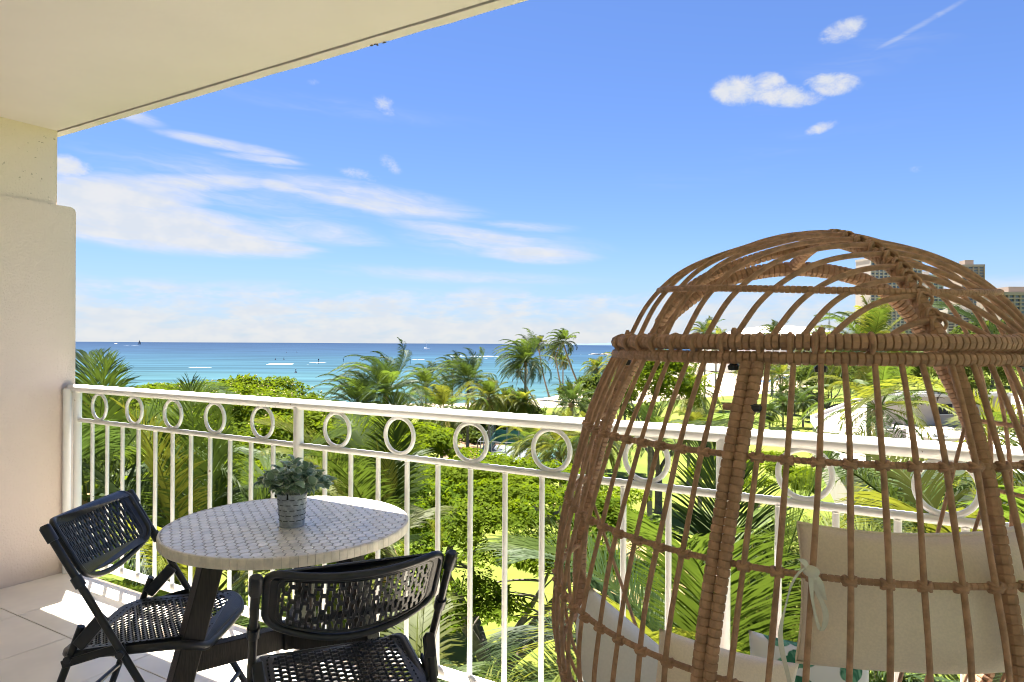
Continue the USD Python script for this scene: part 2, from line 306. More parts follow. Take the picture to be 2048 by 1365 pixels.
def ground_mesh():                                                  # sand sloping from the lawn's edge down under the water
    mb = MB(); n = 13
    a = np.array([cw(*p)[:2] for p in shore[:n]]); b = np.array([cw(*p)[:2] for p in sand_line[:n]])
    out = a + (a - b) * 0.25
    v = np.vstack([np.c_[b, np.full(n, GZ - 0.03)], np.c_[a, np.full(n, SZ)], np.c_[out, np.full(n, SZ - 1.0)]])
    i = np.arange(n - 1)
    for k in (0, 1): mb.add(v, np.stack([k * n + i, k * n + i + 1, (k + 1) * n + i + 1, (k + 1) * n + i], -1))
    return mb.tm()
tag(obj('beach', ground_mesh(), m_sand), kind='structure')
tag(obj('lawn', sheet([cw(*p) for p in sand_line], GZ), m_grass), kind='structure')
_pp = [atz(x, y, GZ) for x, y in ((860, 948), (985, 962), (1165, 955), (1170, 925), (1010, 895), (985, 872), (900, 880))]
tag(obj('park_path', sheet(_pp, GZ + 0.05), m_path), kind='structure')
_pp = [atz(x, y, GZ) for x, y in ((1150, 1190), (1420, 1230), (1440, 1130), (1290, 1060), (1180, 985), (1100, 1000))]
tag(obj('bare_ground', sheet(_pp, GZ + 0.05), M('dry_bare_earth', (0.17, 0.13, 0.06), 0.95, 0.2, 0.4, 0.3, 3, spec=0.1)), kind='structure')

def hill():
    mb = MB(); n = 70; x = np.linspace(-900, 3200, n)
    h = np.interp(x, [-900, -500, 300, 700, 1200, 1800, 2600, 3200], [0, 14, 22, 42, 60, 66, 44, 20]) * (0.85 + 0.3 * meshkit.fbm(np.c_[x / 260, x * 0, x * 0], 4))
    rows = []
    for k, s in enumerate((0.0, 0.55, 1.0, 0.55, 0.0)):
        dd = 9000 + (k - 2) * 350
        rows.append(np.array([cw(xx + 700, dd, SZ - 2 + hh * s * (1 + 0.05 * math.sin(i * 1.7 + k))) for i, (xx, hh) in enumerate(zip(x, h))]))
    v = np.vstack(rows); i = np.arange(n - 1)
    for k in range(4): mb.add(v, np.stack([k * n + i, k * n + i + 1, (k + 1) * n + i + 1, (k + 1) * n + i], -1))
    return mb.tm()
tag(obj('distant_headland', hill(), m_hill, smooth=True), kind='structure')

# surf, breakwater, boats, posts
def foam(name, x0, x1, y, label, th=2.0, seed=0):
    rr = np.random.default_rng(seed); d = 1365 * (EYE - SZ) / (y - 690 + 0.0053 * (1024 - (x0 + x1) / 2))
    n = 90; xs = np.linspace((x0 - 1024) / 1365 * d, (x1 - 1024) / 1365 * d, n); s = np.linspace(0, 1, n)
    e = np.sin(np.pi * s) ** 0.5 * np.clip(3.4 * (meshkit.fbm(np.c_[xs / 7.0, xs * 0 + seed, xs * 0], 5) - 0.40), 0.0, 1.0)
    wob = 5 * meshkit.fbm(np.c_[xs / 30.0, xs * 0 + seed + 5, xs * 0], 3)
    rows = [np.array([cw(a, d + o * th * ee * 5 + w, SZ + 0.03 + hh * ee) for a, ee, w in zip(xs, e, wob)]) for o, hh in ((-1, 0.0), (-0.45, 0.16), (0.2, 0.28), (1.0, 0.02))]
    v = np.vstack(rows); i = np.arange(n - 1); i = i[(e[:-1] > 0.05) | (e[1:] > 0.05)]; mb = MB()
    for k in range(3): mb.add(v, np.stack([k * n + i, k * n + i + 1, (k + 1) * n + i + 1, (k + 1) * n + i], -1))
    tag(obj('breaking_wave', mb, m_foam), label, 'wave')
foam('w', 515, 616, 731.5, 'long white breaking wave left of the nearest palm cluster', 2.6, 1)
foam('w', 616, 652, 728.5, 'short white wave touching the palms right end of the long one', 2.4, 2)
foam('w', 368, 420, 738, 'small white wave above the leafy tree behind the railing', 1.6, 3)
foam('w', 878, 1030, 715.5, 'widest white surf line beside the tall windswept palm', 4.0, 4)
foam('w', 935, 1010, 719.5, 'thin surf line just in front of the widest one', 3.0, 5)
foam('w', 800, 870, 722.5, 'faint thin wave left of the widest surf line', 2.4, 6)
foam('w', 1128, 1205, 712.5, 'surf line between the slender palms and the breakwater', 3.6, 7)
foam('w', 246, 276, 693.4, 'thin white wake far out behind the pale parasail', 6.0, 8)
_b = MB()
for k in range(26):
    c = atz(1188 + k * 4.2, 709.5 + k * 0.1, SZ) + V(R.uniform(-3, 3), R.uniform(-3, 3), 0.4); m = trimesh.creation.icosphere(subdivisions=1, radius=R.uniform(1.6, 3.2)); m.vertices *= (1.5, 1.5, 0.55); m.vertices += NR.normal(0, 0.25, m.vertices.shape); m.apply_translation(c); _b.tri(m)
tag(obj('breakwater', _b, m_rock), 'low dark rock breakwater at the far end of the beach', 'breakwater')
def boat(x, y, s, kind, label, cat):
    d = 1365 * (EYE - SZ) / (y - 687.5 + 0.0053 * (1024 - x)); p = cw((x - 1024) / 1365 * d, d, SZ); t = thing(kind, label, cat, p)
    def hull(l, w, h, off):
        prof = [(-l / 2, 0.8), (-l * 0.3, 1.0), (l * 0.15, 1.0), (l * 0.38, 0.6), (l / 2, 0.05)]; v = []; 
        for zz, k in ((-0.3 * h, 0.6), (h, 1.0)): v += [V(*(RT * a + FW * (off + b * w / 2 * k))[:2], zz) for a, b in prof] + [V(*(RT * a + FW * (off - b * w / 2 * k))[:2], zz) for a, b in prof]
        return trimesh.convex.convex_hull(np.array(v))
    return t, hull, d
t, hull, d = boat(853.5, 699.5, 1, 'catamaran', 'white catamaran with a bare tall mast out at sea', 'boat')
for o in (-3, 3): obj('hull', hull(15, 1.6, 1.5, o), m_sail, t)
obj('deck', bar(RT * -5 + UP * 1.7, RT * 4.5 + UP * 1.7, 6.5, 0.7, FW), m_sail, t); obj('cabin', bar(RT * -3 + UP * 2.5, RT * 1.5 + UP * 2.5, 4, 1.2, FW), m_hull, t)
obj('mast', tube([UP * 1.5, UP * 21], [0.28, 0.16], 6), m_sail, t); obj('boom', tube([UP * 4 + RT * 0.2, UP * 4.2 - RT * 6.5], 0.35, 6), m_sail, t)
t, hull, d = boat(279, 689.2, 1, 'sailing_boat', 'small dark sailing boat on the horizon at the left', 'boat')
obj('hull', hull(18, 5, 2.4, 0), m_hull, t); obj('mast', tube([UP * 2, UP * 25], 0.4, 5), m_hull, t)
_s = MB().add(np.array([UP * 4 + RT * 1, UP * 24 + RT * 0.6, UP * 4 + RT * 9]), np.array([[0, 1, 2]])); _s.add(np.array([UP * 4 - RT * 1, UP * 22 - RT * 0.6, UP * 4 - RT * 7]), np.array([[0, 2, 1]])); obj('sail', _s, m_hull, t)
pc = atd(232, 688.4, 4200); t = thing('parasail', 'pale yellow parasail hanging just above the left horizon', 'parasail', pc)
m = trimesh.creation.icosphere(subdivisions=2, radius=1); m.vertices[:, 2] = np.maximum(m.vertices[:, 2], -0.1); m.vertices *= (9, 7, 5); obj('canopy', m, m_sailY, t, True)
obj('line', tube([V(0, 0, -0.5), V(0, 0, -12)], 0.15, 4), m_hull, t)
for x, y, h, lb in ((637.5, 728, 3.6, 'thin dark channel post left of the nearest windswept palm'), (820.5, 729, 3.8, 'thin dark channel post between the two palm clusters'), (687, 724, 2.6, 'short dark post above the nearest windswept palm')):
    d = 1365 * (EYE - SZ) / (y - 687.5 + 0.0053 * (1024 - x)); p = cw((x - 1024) / 1365 * d, d, SZ); t = thing('channel_post', lb, 'post', p)
    obj('pole', tube([UP * -0.5, UP * h], 0.22, 6), m_hull, t); obj('marker_board', bar(UP * (h - 0.9), UP * h, 0.8, 0.12, RT), m_hull, t)
for x, y, lb in ((594, 705.5, 'dark buoy farthest right near the horizon'), (573, 706.5, 'dark buoy left of its twin near the horizon'), (568, 720, 'right one of two dark dots above the long wave'), (551, 720.5, 'left one of two dark dots above the long wave'), (592, 746, 'dark buoy below the long breaking wave')):
    d = 1365 * (EYE - SZ) / (y - 687.5 + 0.0053 * (1024 - x)); p = cw((x - 1024) / 1365 * d, d, SZ); t = thing('buoy', lb, 'buoy', p)
    obj('float', lathe([(0, -0.3), (0.6, -0.25), (0.75, 0.1), (0.5, 0.5), (0.15, 0.9), (0.12, 1.6), (0, 1.65)], 10), m_hull, t); obj('top_mark', trimesh.creation.icosphere(subdivisions=1, radius=0.28).apply_translation((0, 0, 1.75)), m_hull, t)

# ------------------------------------------------------------------ the balcony
RY = 2.065
fl = UsdGeom.Xform.Define(stage, path('balcony_floor')); tag(fl, kind='structure'); fl = fl.GetPrim()
obj('slab', bx((-4.6, -2.6, -0.20), (3.2, 2.094, -0.008)), m_grout, fl)
T0, GAP = 0.47, 0.0022
for i in range(-3, 12):
    for j in range(-9, 2):
        x0, x1 = -3.257 - 0.47 + i * T0 + GAP, -3.257 + i * T0 - GAP; y0, y1 = 1.60 + (j - 1) * T0 + GAP, 1.60 + j * T0 - GAP
        x0, x1, y0, y1 = max(x0, -4.199), min(x1, 3.0), max(y0, -2.5), min(y1, 2.095)
        if x1 - x0 < 0.03 or y1 - y0 < 0.004: continue
        m = cbox((x1 - x0, y1 - y0, 0.010), 0.0015); m.apply_translation(((x0 + x1) / 2, (y0 + y1) / 2, -0.005 + R.uniform(-0.0004, 0.0004))); obj('floor_tile', m, m_tile, fl)
if 1.60 + T0 < 2.095:
    pass

def stucco_wall():
    t = thing('side_wall', 'beige stucco side wall at the left end of the balcony', 'wall')
    g = G(); p = g.add('geometry', 'position'); n = g.noise(p, 55.0, 3.0, 0.5); patch = g.ss(g.noise(p, 2.2, 3.0, 0.6), 0.42, 0.62)
    sp = g.add('separate_xyz', 'x', vector=p).split('.')[0]
    spots = g.m('multiply', g.ss(n, 0.665, 0.70), g.m('multiply_add', patch, 0.7, 0.15))
    stain = g.m('multiply', g.ss(g.m('add', sp + '.z', g.m('multiply', g.noise(p, 5.0, 4.0, 0.6), 0.35)), 0.42, 0.14), 0.30)
    base = g.mix(stain, g.mix(g.m('multiply', spots, 0.75), (0.74, 0.63, 0.545), (0.26, 0.21, 0.15)), (0.42, 0.33, 0.22))
    def fin(nm, col):
        b = g.add('bump', 'normal', height=g.noise(p, 85.0, 5.0, 0.6), strength=0.55, distance=0.012)
        s = g.add('principled_bsdf', 'BSDF', base_color=col, roughness=0.9, normal=b, specular_ior_level=0.2); return usdkit.material(stage, '/World/Looks/' + nm, dict(g.n), list(g.l), surface=s)
    up = fin('speckled_stucco', base); lowm = fin('plain_stucco', g.mix(stain, (0.74, 0.617, 0.54), (0.47, 0.36, 0.26)))
    low = Polygon([(-2.7, -0.005), (2.094, -0.005), (2.094, 2.062), (2.086, 2.082), (2.066, 2.092), (-2.7, 2.092)])
    m = trimesh.creation.extrude_polygon(low, 0.30, engine='earcut'); v = m.vertices.copy(); m.vertices = np.c_[-4.50 + v[:, 2], v[:, 0], v[:, 1]]; obj('lower_wall', m, lowm, t)
    obj('upper_wall', bx((-4.46, -2.7, 2.0925), (-4.213, 1.998, 2.516)), up, t)
stucco_wall()
def soffit():
    t = thing('balcony_ceiling', 'cream painted concrete ceiling over the balcony', 'ceiling')
    obj('ceiling_slab', bx((-4.75, -2.7, 2.514), (3.2, 1.996, 2.80)), m_soffit, t)
    xs = np.linspace(-4.75, 3.2, 240); zz = 2.508 + 0.004 * (meshkit.fbm(np.c_[xs * 9, xs * 0, xs * 0], 4) - 0.5); yy = 2.052 + 0.006 * (meshkit.fbm(np.c_[xs * 14, xs * 0 + 3, xs * 0], 4) - 0.5)
    n = len(xs); mb = MB(); o = np.ones(n)
    rows = [np.c_[xs, 2.003 * o, 2.80 * o], np.c_[xs, 2.003 * o, zz], np.c_[xs, yy, zz], np.c_[xs, yy, 2.80 * o]]
    v = np.vstack(rows); i = np.arange(n - 1)
    for k in range(3): mb.add(v, np.stack([k * n + i, k * n + i + 1, (k + 1) * n + i + 1, (k + 1) * n + i], -1))
    obj('drip_edge', mb, m_soffit, t)
    obj('groove', bx((-4.75, 1.997, 2.519), (3.2, 2.002, 2.79)), m_dark, t)
    for a, b in ((-0.95, -0.60), (-0.35, -0.28), (-1.9, -1.8)):      # peeled paint along the drip edge
        for _ in range(9):
            x = R.uniform(a, b); w = R.uniform(0.003, 0.012); m = cbox((w, R.uniform(0.002, 0.007), 0.003), 0.0005); m.apply_translation((x, 2.049 + R.uniform(-0.004, 0.006), 2.5055 + R.uniform(-0.001, 0.001))); obj('peeling_paint', m, m_bark, t)
soffit()
fc = thing('building_facade', 'beige facade and sliding door behind the viewer', 'wall')
obj('wall', bx((-4.6, -1.10, -0.005), (3.2, -0.90, 2.513)), m_facade, fc)
def railing():
    t = thing('balcony_railing', 'white painted tubular railing with a row of rings', 'railing')
    zt, zm, zb = 1.052, 0.874, 0.085
    obj('top_rail', tube([(-4.192, RY, zt), (-4.0, RY, zt), (1.31, RY, zt), (3.0, RY, zt)], 0.0235, 20), m_white, t, 40)
    obj('middle_rail', tube([(-4.11, RY, zm), (3.0, RY, zm)], 0.0125, 14), m_white, t, 40)
    obj('bottom_rail', tube([(-4.192, RY, zb), (3.0, RY, zb)], 0.022, 18), m_white, t, 40)
    obj('post', tube([(-4.170, 2.036, 0.0), (-4.170, 2.036, 1.05)], 0.0205, 16), m_white, t, 40)
    for x in (-4.114, -2.312, -0.501, 1.31):
        obj('post', tube([(x, RY, 0.0), (x, RY, 1.05)], 0.0215, 18), m_white, t, 40)
        for h in (0.02,):
            obj('post_foot', lathe([(0.0, 0), (0.034, 0), (0.034, 0.006), (0.022, 0.010), (0, 0.010)], 20).apply_translation((x, RY, 0.0005)), m_white, t)
    bal, rings = [-3.957 + 0.1484 * k for k in range(11)], [-3.888, -3.552, -3.215, -2.883, -2.546]
    for sec in range(4):
        off = sec * 1.8055
        for b in bal:
            x = b + off
            if x > 2.9: continue
            bl = obj('baluster', tube([(x, RY, zb), (x, RY, zm)], 0.0098, 12), m_white, t, 40)
            for zz in (zm - 0.0115, zb + 0.0205): obj('weld_bead', tube([(x, RY, zz - 0.003), (x, RY, zz), (x, RY, zz + 0.003)], [0.0102, 0.0116, 0.0102], 9), m_white, bl, True)
        for q in rings:
            x = q + off
            if x > 2.8: continue
            a = np.linspace(0, 2 * math.pi, 49)[:-1]
            obj('ring', tube(np.c_[x + 0.0705 * np.cos(a), np.full(48, RY), 0.958 + 0.0705 * np.sin(a)], 0.0085, 10, True), m_white, t, True)
railing()

# ------------------------------------------------------------------ round mosaic table and its plant
TX, TY, TZ, TR = -1.747, 1.524, 0.74, 0.3806
def table():
    t = thing('mosaic_table', 'round bistro table with a pale stone mosaic top and dark wooden legs', 'table', (TX, TY, 0))
    obj('table_base', lathe([(0, 0.709), (TR - 0.012, 0.709), (TR - 0.006, 0.712), (TR - 0.006, 0.7386), (0, 0.7386)], 96), m_tgrout, t)
    tilt = YAW + 0.02; c, s = math.cos(tilt), math.sin(tilt); pw, ph = 0.0305, 0.0420; disk = Point(0, 0).buffer(TR - 0.0085, 64); cells = []
    for j in range(-12, 13):
        for i in range(-14, 15):
            u, v = (i + 0.5 * (j % 2)) * pw, j * ph * 0.735
            if math.hypot(u, v) > TR + 0.02: continue
            hx = pw / 2 - 0.0019; hy = ph / 2 - 0.0020
            P = Polygon([(u + a * hx, v + b * hy) for a, b in ((0.12, 0.98), (0.55, 0.765), (0.96, 0.50), (1, 0), (0.96, -0.50), (0.55, -0.765), (0.12, -0.98), (-0.12, -0.98), (-0.55, -0.765), (-0.96, -0.50), (-1, 0), (-0.96, 0.50), (-0.55, 0.765), (-0.12, 0.98))])
            P = affinity.rotate(P, math.degrees(tilt), origin=(0, 0)).intersection(disk)
            if P.is_empty or P.area < 6e-5 or P.geom_type != 'Polygon': continue
            cells.append((math.hypot(P.centroid.x + TX, P.centroid.y + TY), P))
    cells.sort(key=lambda q: q[0]); rest = MB()
    def tile(P):
        ring = np.array(P.exterior.coords)[:-1]; n = len(ring); ctr = ring.mean(0); inn = ctr + (ring - ctr) * 0.93; dz = R.uniform(-0.0003, 0.0003)
        v = np.vstack([np.c_[ring, np.full(n, 0.7358)], np.c_[ring, np.full(n, 0.7392 + dz)], np.c_[inn, np.full(n, 0.74 + dz)], [[*ctr, 0.74 + dz]]]); i = np.arange(n); k = (i + 1) % n
        f = np.vstack([np.stack([i, k, n + k], -1), np.stack([i, n + k, n + i], -1), np.stack([n + i, n + k, 2 * n + k], -1), np.stack([n + i, 2 * n + k, 2 * n + i], -1), np.stack([2 * n + i, 2 * n + k, np.full(n, 3 * n)], -1)])
        if P.exterior.is_ccw is False: f = f[:, ::-1]
        return v, f
    for q, (dd, P) in enumerate(cells):
        if q < 299: obj('mosaic_tile', tile(P), m_stone[R.random() < 0.4], t)
        else: rest.add(*tile(P))
    if rest.n: tag(obj('far_mosaic_tiles', rest, m_stone[0], t), kind='stuff')
    n = 106
    for k in range(n):
        a0, a1 = (k + 0.022 + R.uniform(-0.01, 0.01)) * 2 * math.pi / n, (k + 0.978) * 2 * math.pi / n; aa = np.linspace(a0, a1, 3)
        ro = TR + R.uniform(-0.0004, 0.0004); prof = [(TR - 0.006, 0.709), (ro, 0.710), (ro, 0.7345), (ro - 0.0015, 0.7385), (ro - 0.005, 0.7403), (TR - 0.0075, 0.7403)]
        v = np.array([[r * math.cos(a), r * math.sin(a), z] for a in aa for r, z in prof]); f = []; m = len(prof)
        for i in range(2):
            for j in range(m - 1): f.append([i * m + j, (i + 1) * m + j, (i + 1) * m + j + 1, i * m + j + 1])
        f = np.array(f); f = np.vstack([f[:, [0, 1, 2]], f[:, [0, 2, 3]], [[0, j + 1, j] for j in range(1, m - 1)], [[2 * m, 2 * m + j, 2 * m + j + 1] for j in range(1, m - 1)]])
        obj('edge_tile', (v, f), m_edge, t)
    L = lambda p: V(*p) - V(TX, TY, 0)
    dirs = [math.radians(-112 + 120 * k) for k in range(3)]
    for k, a in enumerate(dirs):
        u = V(math.cos(a), math.sin(a), 0); sd = V(-u[1], u[0], 0)
        obj('leg', bar(u * 0.225 + UP * 0.700, u * 0.40 + UP * 0.002, 0.062, 0.062, sd), m_dwood, t)
        obj('top_brace', bar(u * 0.0 + UP * 0.69, u * 0.30 + UP * 0.69, 0.05, 0.036, sd), m_dwood, t)
        obj('stretcher', bar(u * 0.022 + UP * (0.375 + 0.0021 * k), u * 0.29 + UP * (0.375 + 0.0021 * k), 0.040, 0.068, sd), m_dwood, t)
    obj('hub', lathe([(0, 0.34), (0.034, 0.34), (0.034, 0.415), (0, 0.415)], 6), m_dwood, t)
table()

def plant():
    P = atz(584, 1051, 0.7405); t = thing('potted_plant', 'small grey green potted plant in a punched zinc bucket on the table', 'potted plant', P)
    rb, rt_, h = 0.0375, 0.0465, 0.104
    obj('bucket', lathe([(0, 0.002), (rb - 0.003, 0.001), (rb + 0.0012, 0.0), (rb + 0.0012, 0.005), (rb, 0.006), (rt_, h - 0.003), (rt_ + 0.0018, h - 0.0015), (rt_ + 0.001, h + 0.001), (rt_ - 0.0015, h), (rt_ - 0.003, h - 0.006), (0.03, h - 0.012), (0, h - 0.012)], 40), m_zinc, t, 35)
    obj('soil', lathe([(0, h - 0.010), (rt_ - 0.003, h - 0.010), (rt_ - 0.003, h - 0.012), (0, h - 0.0125)], 24), m_dark, t)
    for row in range(5):                                            # punched slots
        z = 0.022 + row * 0.0165; r = rb + (rt_ - rb) * z / h + 0.0004
        for k in range(12):
            a = (k + 0.5 * (row % 2)) * 2 * math.pi / 12 - 0.2; dw = 0.0075 / r
            aa = np.linspace(a - dw, a + dw, 4); obj('slot', tube(np.c_[r * np.cos(aa), r * np.sin(aa), np.full(4, z)], 0.0011, 5), m_dark, t)
    for a in (-2.35, -1.0):                                         # handle ears
        u = V(math.cos(a), math.sin(a), 0); obj('handle_ear', tube([u * (rt_ + 0.003) + UP * (h - 0.012), u * (rt_ + 0.004) + UP * (h - 0.004), u * (rt_ + 0.001) + UP * (h + 0.004)], [0.0032, 0.0022, 0.0015], 7), m_dark, t)
    g = G(); uv = g.add('texture_coordinate', 'UV'); sp = g.add('separate_xyz', 'x', vector=uv).split('.')[0]
    e = g.m('absolute', g.m('subtract', sp + '.x', 0.5)); n = g.noise(g.add('geometry', 'position'), 90.0, 3.0)
    edge = g.ss(g.m('add', e, g.m('multiply', n, 0.10)), 0.36, 0.50); k = g.m('multiply_add', g.add('object_info', 'random'), 0.6, 0.7)
    col = g.mix(1.0, g.mix(edge, (0.30, 0.41, 0.27), (0.76, 0.82, 0.66)), g.xyz(k, k, k), 'multiply')
    a_ = g.add('principled_bsdf', 'BSDF', base_color=col, roughness=0.6, specular_ior_level=0.3); b_ = g.add('translucent_bsdf', 'BSDF', color=(0.16, 0.26, 0.14))
    ml = usdkit.material(stage, '/World/Looks/variegated_leaf', g.n, g.l, surface=g.add('mix_closure', 'closure', fac=0.2, closure1=a_, closure2=b_))
    rr = random.Random(3); nl = 0
    for k in range(50):                                             # stems, each with its leaves
        a = rr.uniform(0, 2 * math.pi); lean = rr.uniform(0.02, 1.0) ** 0.6; u = V(math.cos(a), math.sin(a), 0); sd = V(-u[1], u[0], 0)
        p0 = u * 0.03 * rr.random() + UP * (h - 0.012); p2 = u * (0.022 + 0.084 * lean) + UP * (h + 0.100 * (1 - 0.66 * lean ** 2) * rr.uniform(0.70, 1.05) - 0.010 * lean)
        p1 = (p0 + p2) / 2 + UP * 0.03; q = np.linspace(0, 1, 6)[:, None]; C = (1 - q) ** 2 * p0 + 2 * q * (1 - q) * p1 + q * q * p2
        st = obj('stem', tube(C, 0.0011, 5), ml, t)
        for j in range(6):
            s = 0.35 + 0.65 * j / 5 if j < 5 else 1.0; c0 = C[0] * 0 + (1 - s) ** 2 * p0 + 2 * s * (1 - s) * p1 + s * s * p2
            b = rr.uniform(0, 2 * math.pi); dirn = u * (0.5 + 0.4 * lean) + UP * rr.uniform(-0.55, 0.75) + sd * math.cos(b) * 0.9 + u * math.sin(b) * 0.7; dirn /= np.linalg.norm(dirn)
            w = np.cross(dirn, UP + 0.4 * sd * rr.uniform(-1, 1)); w /= np.linalg.norm(w); up = np.cross(w, dirn); Ln = rr.uniform(0.028, 0.041); W = Ln * rr.uniform(0.42, 0.54)
            st_ = [(0, 0.05, 0), (0.25, 0.85, 0.02), (0.5, 1.0, 0.04), (0.78, 0.62, 0.0), (1.0, 0.03, -0.10)]; v, uvs = [], []
            for f_, ww, dz in st_:
                for sgn in (-1, 0, 1): v.append(c0 + dirn * Ln * f_ + w * W * ww * sgn + up * (Ln * dz + abs(sgn) * ww * W * 0.35)); uvs.append((0.5 + 0.5 * sgn, f_))
            f = []
            for i in range(4):
                for m_ in range(2): f.append([i * 3 + m_, i * 3 + m_ + 1, (i + 1) * 3 + m_ + 1, (i + 1) * 3 + m_])
            obj('leaf', (np.array(v), np.array(f)), ml, t, True, np.array(uvs)[:]) if nl < 299 else None; nl += 1
plant()

# ------------------------------------------------------------------ folding chairs
def chair(pose, label, seed):
    x, y, a = pose; t = thing('folding_chair', label, 'chair', (x, y, 0), a, None)
    W = 0.229; top, foot = V(-0.186, 0, 0.794), V(0.284, 0, 0.012)
    on = lambda z: foot + (top - foot) * (z - foot[2]) / (top[2] - foot[2])
    for s in (-1, 1):
        S = V(0, s * W, 0)
        fr = obj('front_leg', tube([top + S, foot + S], 0.0104, 12), m_blkm, t, 40)
        obj('foot_cap', tube([foot + S + (top - foot) * 0.03, foot + S - V(0, 0, 0.011)], [0.0145, 0.0150], 12), m_blk, fr, 40)
        obj('tube_cap', tube([top + S + (foot - top) * 0.05, top + S, top + S + V(-0.003, 0, 0.006)], [0.0155, 0.0155, 0.010], 10), m_blk, fr, 40)
        for zz in (0.640, 0.775): obj('sleeve', tube([on(zz - 0.014) + S, on(zz + 0.014) + S], 0.0150, 12), m_blk, fr, 40)
        S2 = V(0, s * (W - 0.024), 0); rr, rb = V(-0.098, 0, 0.505), V(-0.274, 0, 0.012)
        rl = obj('rear_leg', tube([rr + S2, rb + S2], 0.0105, 12), m_blkm, t, 40)
        obj('foot_cap', tube([rb + S2 + (rr - rb) * 0.05, rb + S2 - V(0, 0, 0.011)], [0.0140, 0.0145], 12), m_blk, rl, 40)
        obj('hinge_bracket', bar(on(0.535) + V(0, s * (W - 0.012), 0), rr + S2 - V(0.006, 0, 0.055), 0.026, 0.036, V(0, 1, 0)), m_blk, t)
        obj('link_arm', bar(V(-0.145, s * (W - 0.012), 0.40), on(0.452) + V(0.01, s * (-0.014), 0) + V(0, s * W, 0), 0.022, 0.006, V(0, 0, 1), 0.001), m_blkm, t)
        for p in (on(0.437) + V(0, s * (W + 0.0125), 0), V(-0.128, s * (W - 0.010), 0.415)):
            r = trimesh.creation.cylinder(0.011, 0.010, sections=14); r.apply_transform(trimesh.transformations.rotation_matrix(math.pi / 2, (1, 0, 0))); r.apply_translation(p); obj('pivot', r, m_blk, t, 40)
    obj('cross_bar', tube([V(-0.205, -W + 0.024, 0.205), V(-0.205, W - 0.024, 0.205)], 0.008, 10), m_blkm, t, 40)
    obj('cross_bar', tube([on(0.16) + V(0, -W, 0), on(0.16) + V(0, W, 0)], 0.008, 10), m_blkm, t, 40)
    def plus(cx, cy, w, h, q):                                      # cross shaped slot, long in y
        return unary_union([sbox(cx - w * 0.31, cy - h / 2, cx + w * 0.31, cy + h / 2), sbox(cx - w / 2, cy - h * q, cx + w / 2, cy + h * q)])
    def rect(w, h, r): return sbox(-w / 2 + r, -h / 2 + r, w / 2 - r, h / 2 - r).buffer(r, 8)
    def panel(outer, inner, pw, ph, sw, sh, rows, cols, th, q):
        holes = []
        for j in range(-rows, rows + 1):
            for i in range(-cols, cols + 1):
                p = plus((i + 0.5 * (j % 2)) * pw, j * ph, sw, sh, q).intersection(inner)
                if not p.is_empty and p.area > sw * sh * 0.12: holes.append(p)
        P = outer.difference(unary_union(holes))
        if P.geom_type != 'Polygon': P = max(P.geoms, key=lambda q: q.area)
        P = Polygon(P.exterior.segmentize(0.02), [h for h in P.interiors])
        return trimesh.creation.extrude_polygon(P, th, engine='earcut')
    # backrest: 2D x = across, y = up; bent round the sitter, crowned top
    HB = 0.176; ax = (top - foot) / np.linalg.norm(top - foot); nrm = V(ax[2], 0, -ax[0])   # forward normal
    ctr = on(0.730) + nrm * 0.010
    def bend(v):
        u, w, d = v[:, 0], v[:, 1], v[:, 2]; q = 1 - (u / 0.215) ** 2; cr = np.where(w > 0, 0.010, 0.044) * q * np.clip(w / (HB / 2), -1, 1); bk = -0.052 * (1 - (u / 0.215) ** 2)
        return ctr + np.c_[np.zeros(len(u)), -u, np.zeros(len(u))] + (w + cr)[:, None] * ax + (d + bk)[:, None] * nrm
    inner = rect(0.352, HB - 0.050, 0.022)
    m = panel(rect(0.425, HB, 0.035), inner, 0.0272, 0.0225, 0.0118, 0.0355, 6, 14, 0.005, 0.13); m.vertices = bend(m.vertices); bk = obj('backrest', m, m_blk, t)
    def ringpts(P, n=120): return np.array([P.exterior.interpolate(k / n, normalized=True).coords[0] for k in range(n)])
    q = ringpts(rect(0.410, HB - 0.012, 0.030)); obj('backrest_rim', tube(bend(np.c_[q, np.full(len(q), 0.002)]), 0.0092, 8, True), m_blk, bk, True)
    q = ringpts(rect(0.364, HB - 0.038, 0.024)); obj('inner_bead', tube(bend(np.c_[q, np.full(len(q), 0.003)]), 0.0042, 6, True), m_blk, bk, True)
    # seat
    def seat(v):
        u, w, d = v[:, 0], v[:, 1], v[:, 2]
        z = 0.440 - 0.012 * np.cos(np.clip(w / 0.2, -1, 1) * math.pi / 2) + 0.018 * np.clip((u + 0.02) / 0.2, -1, 1) - 0.040 * np.clip((u - 0.13) / 0.085, 0, 1) ** 2 + d
        return np.c_[u + 0.030, w, z]
    sh_ = affinity.scale(rect(0.405, 0.405, 0.075), 1, 1); sh_ = Polygon([(px, py * (1 + 0.10 * (px > 0) * 0)) for px, py in sh_.exterior.coords])
    rot = lambda P: affinity.rotate(P, 90, origin=(0, 0))
    inner = rect(0.325, 0.335, 0.05)
    m = panel(sh_, inner, 0.0215, 0.0200, 0.0160, 0.0255, 12, 12, 0.006, 0.19); m.vertices = seat(m.vertices); st = obj('seat', m, m_blk, t)
    q = ringpts(rect(0.400, 0.400, 0.072)); obj('seat_rim', tube(seat(np.c_[q, np.full(len(q), -0.009)]), 0.0135, 8, True), m_blk, st, True)
    q = ringpts(rect(0.352, 0.360, 0.056), 70)
    for k in range(len(q)):
        p = q[k]; r = cbox((0.007, 0.004, 0.0024), 0.0006); nx = p / np.linalg.norm(p); ang = math.atan2(q[(k + 1) % len(q)][1] - p[1], q[(k + 1) % len(q)][0] - p[0]); r.apply_transform(trimesh.transformations.rotation_matrix(ang, (0, 0, 1))); r.apply_translation(seat(np.array([[p[0], p[1], 0.0062]]))[0]); obj('stud', r, m_dark, st)
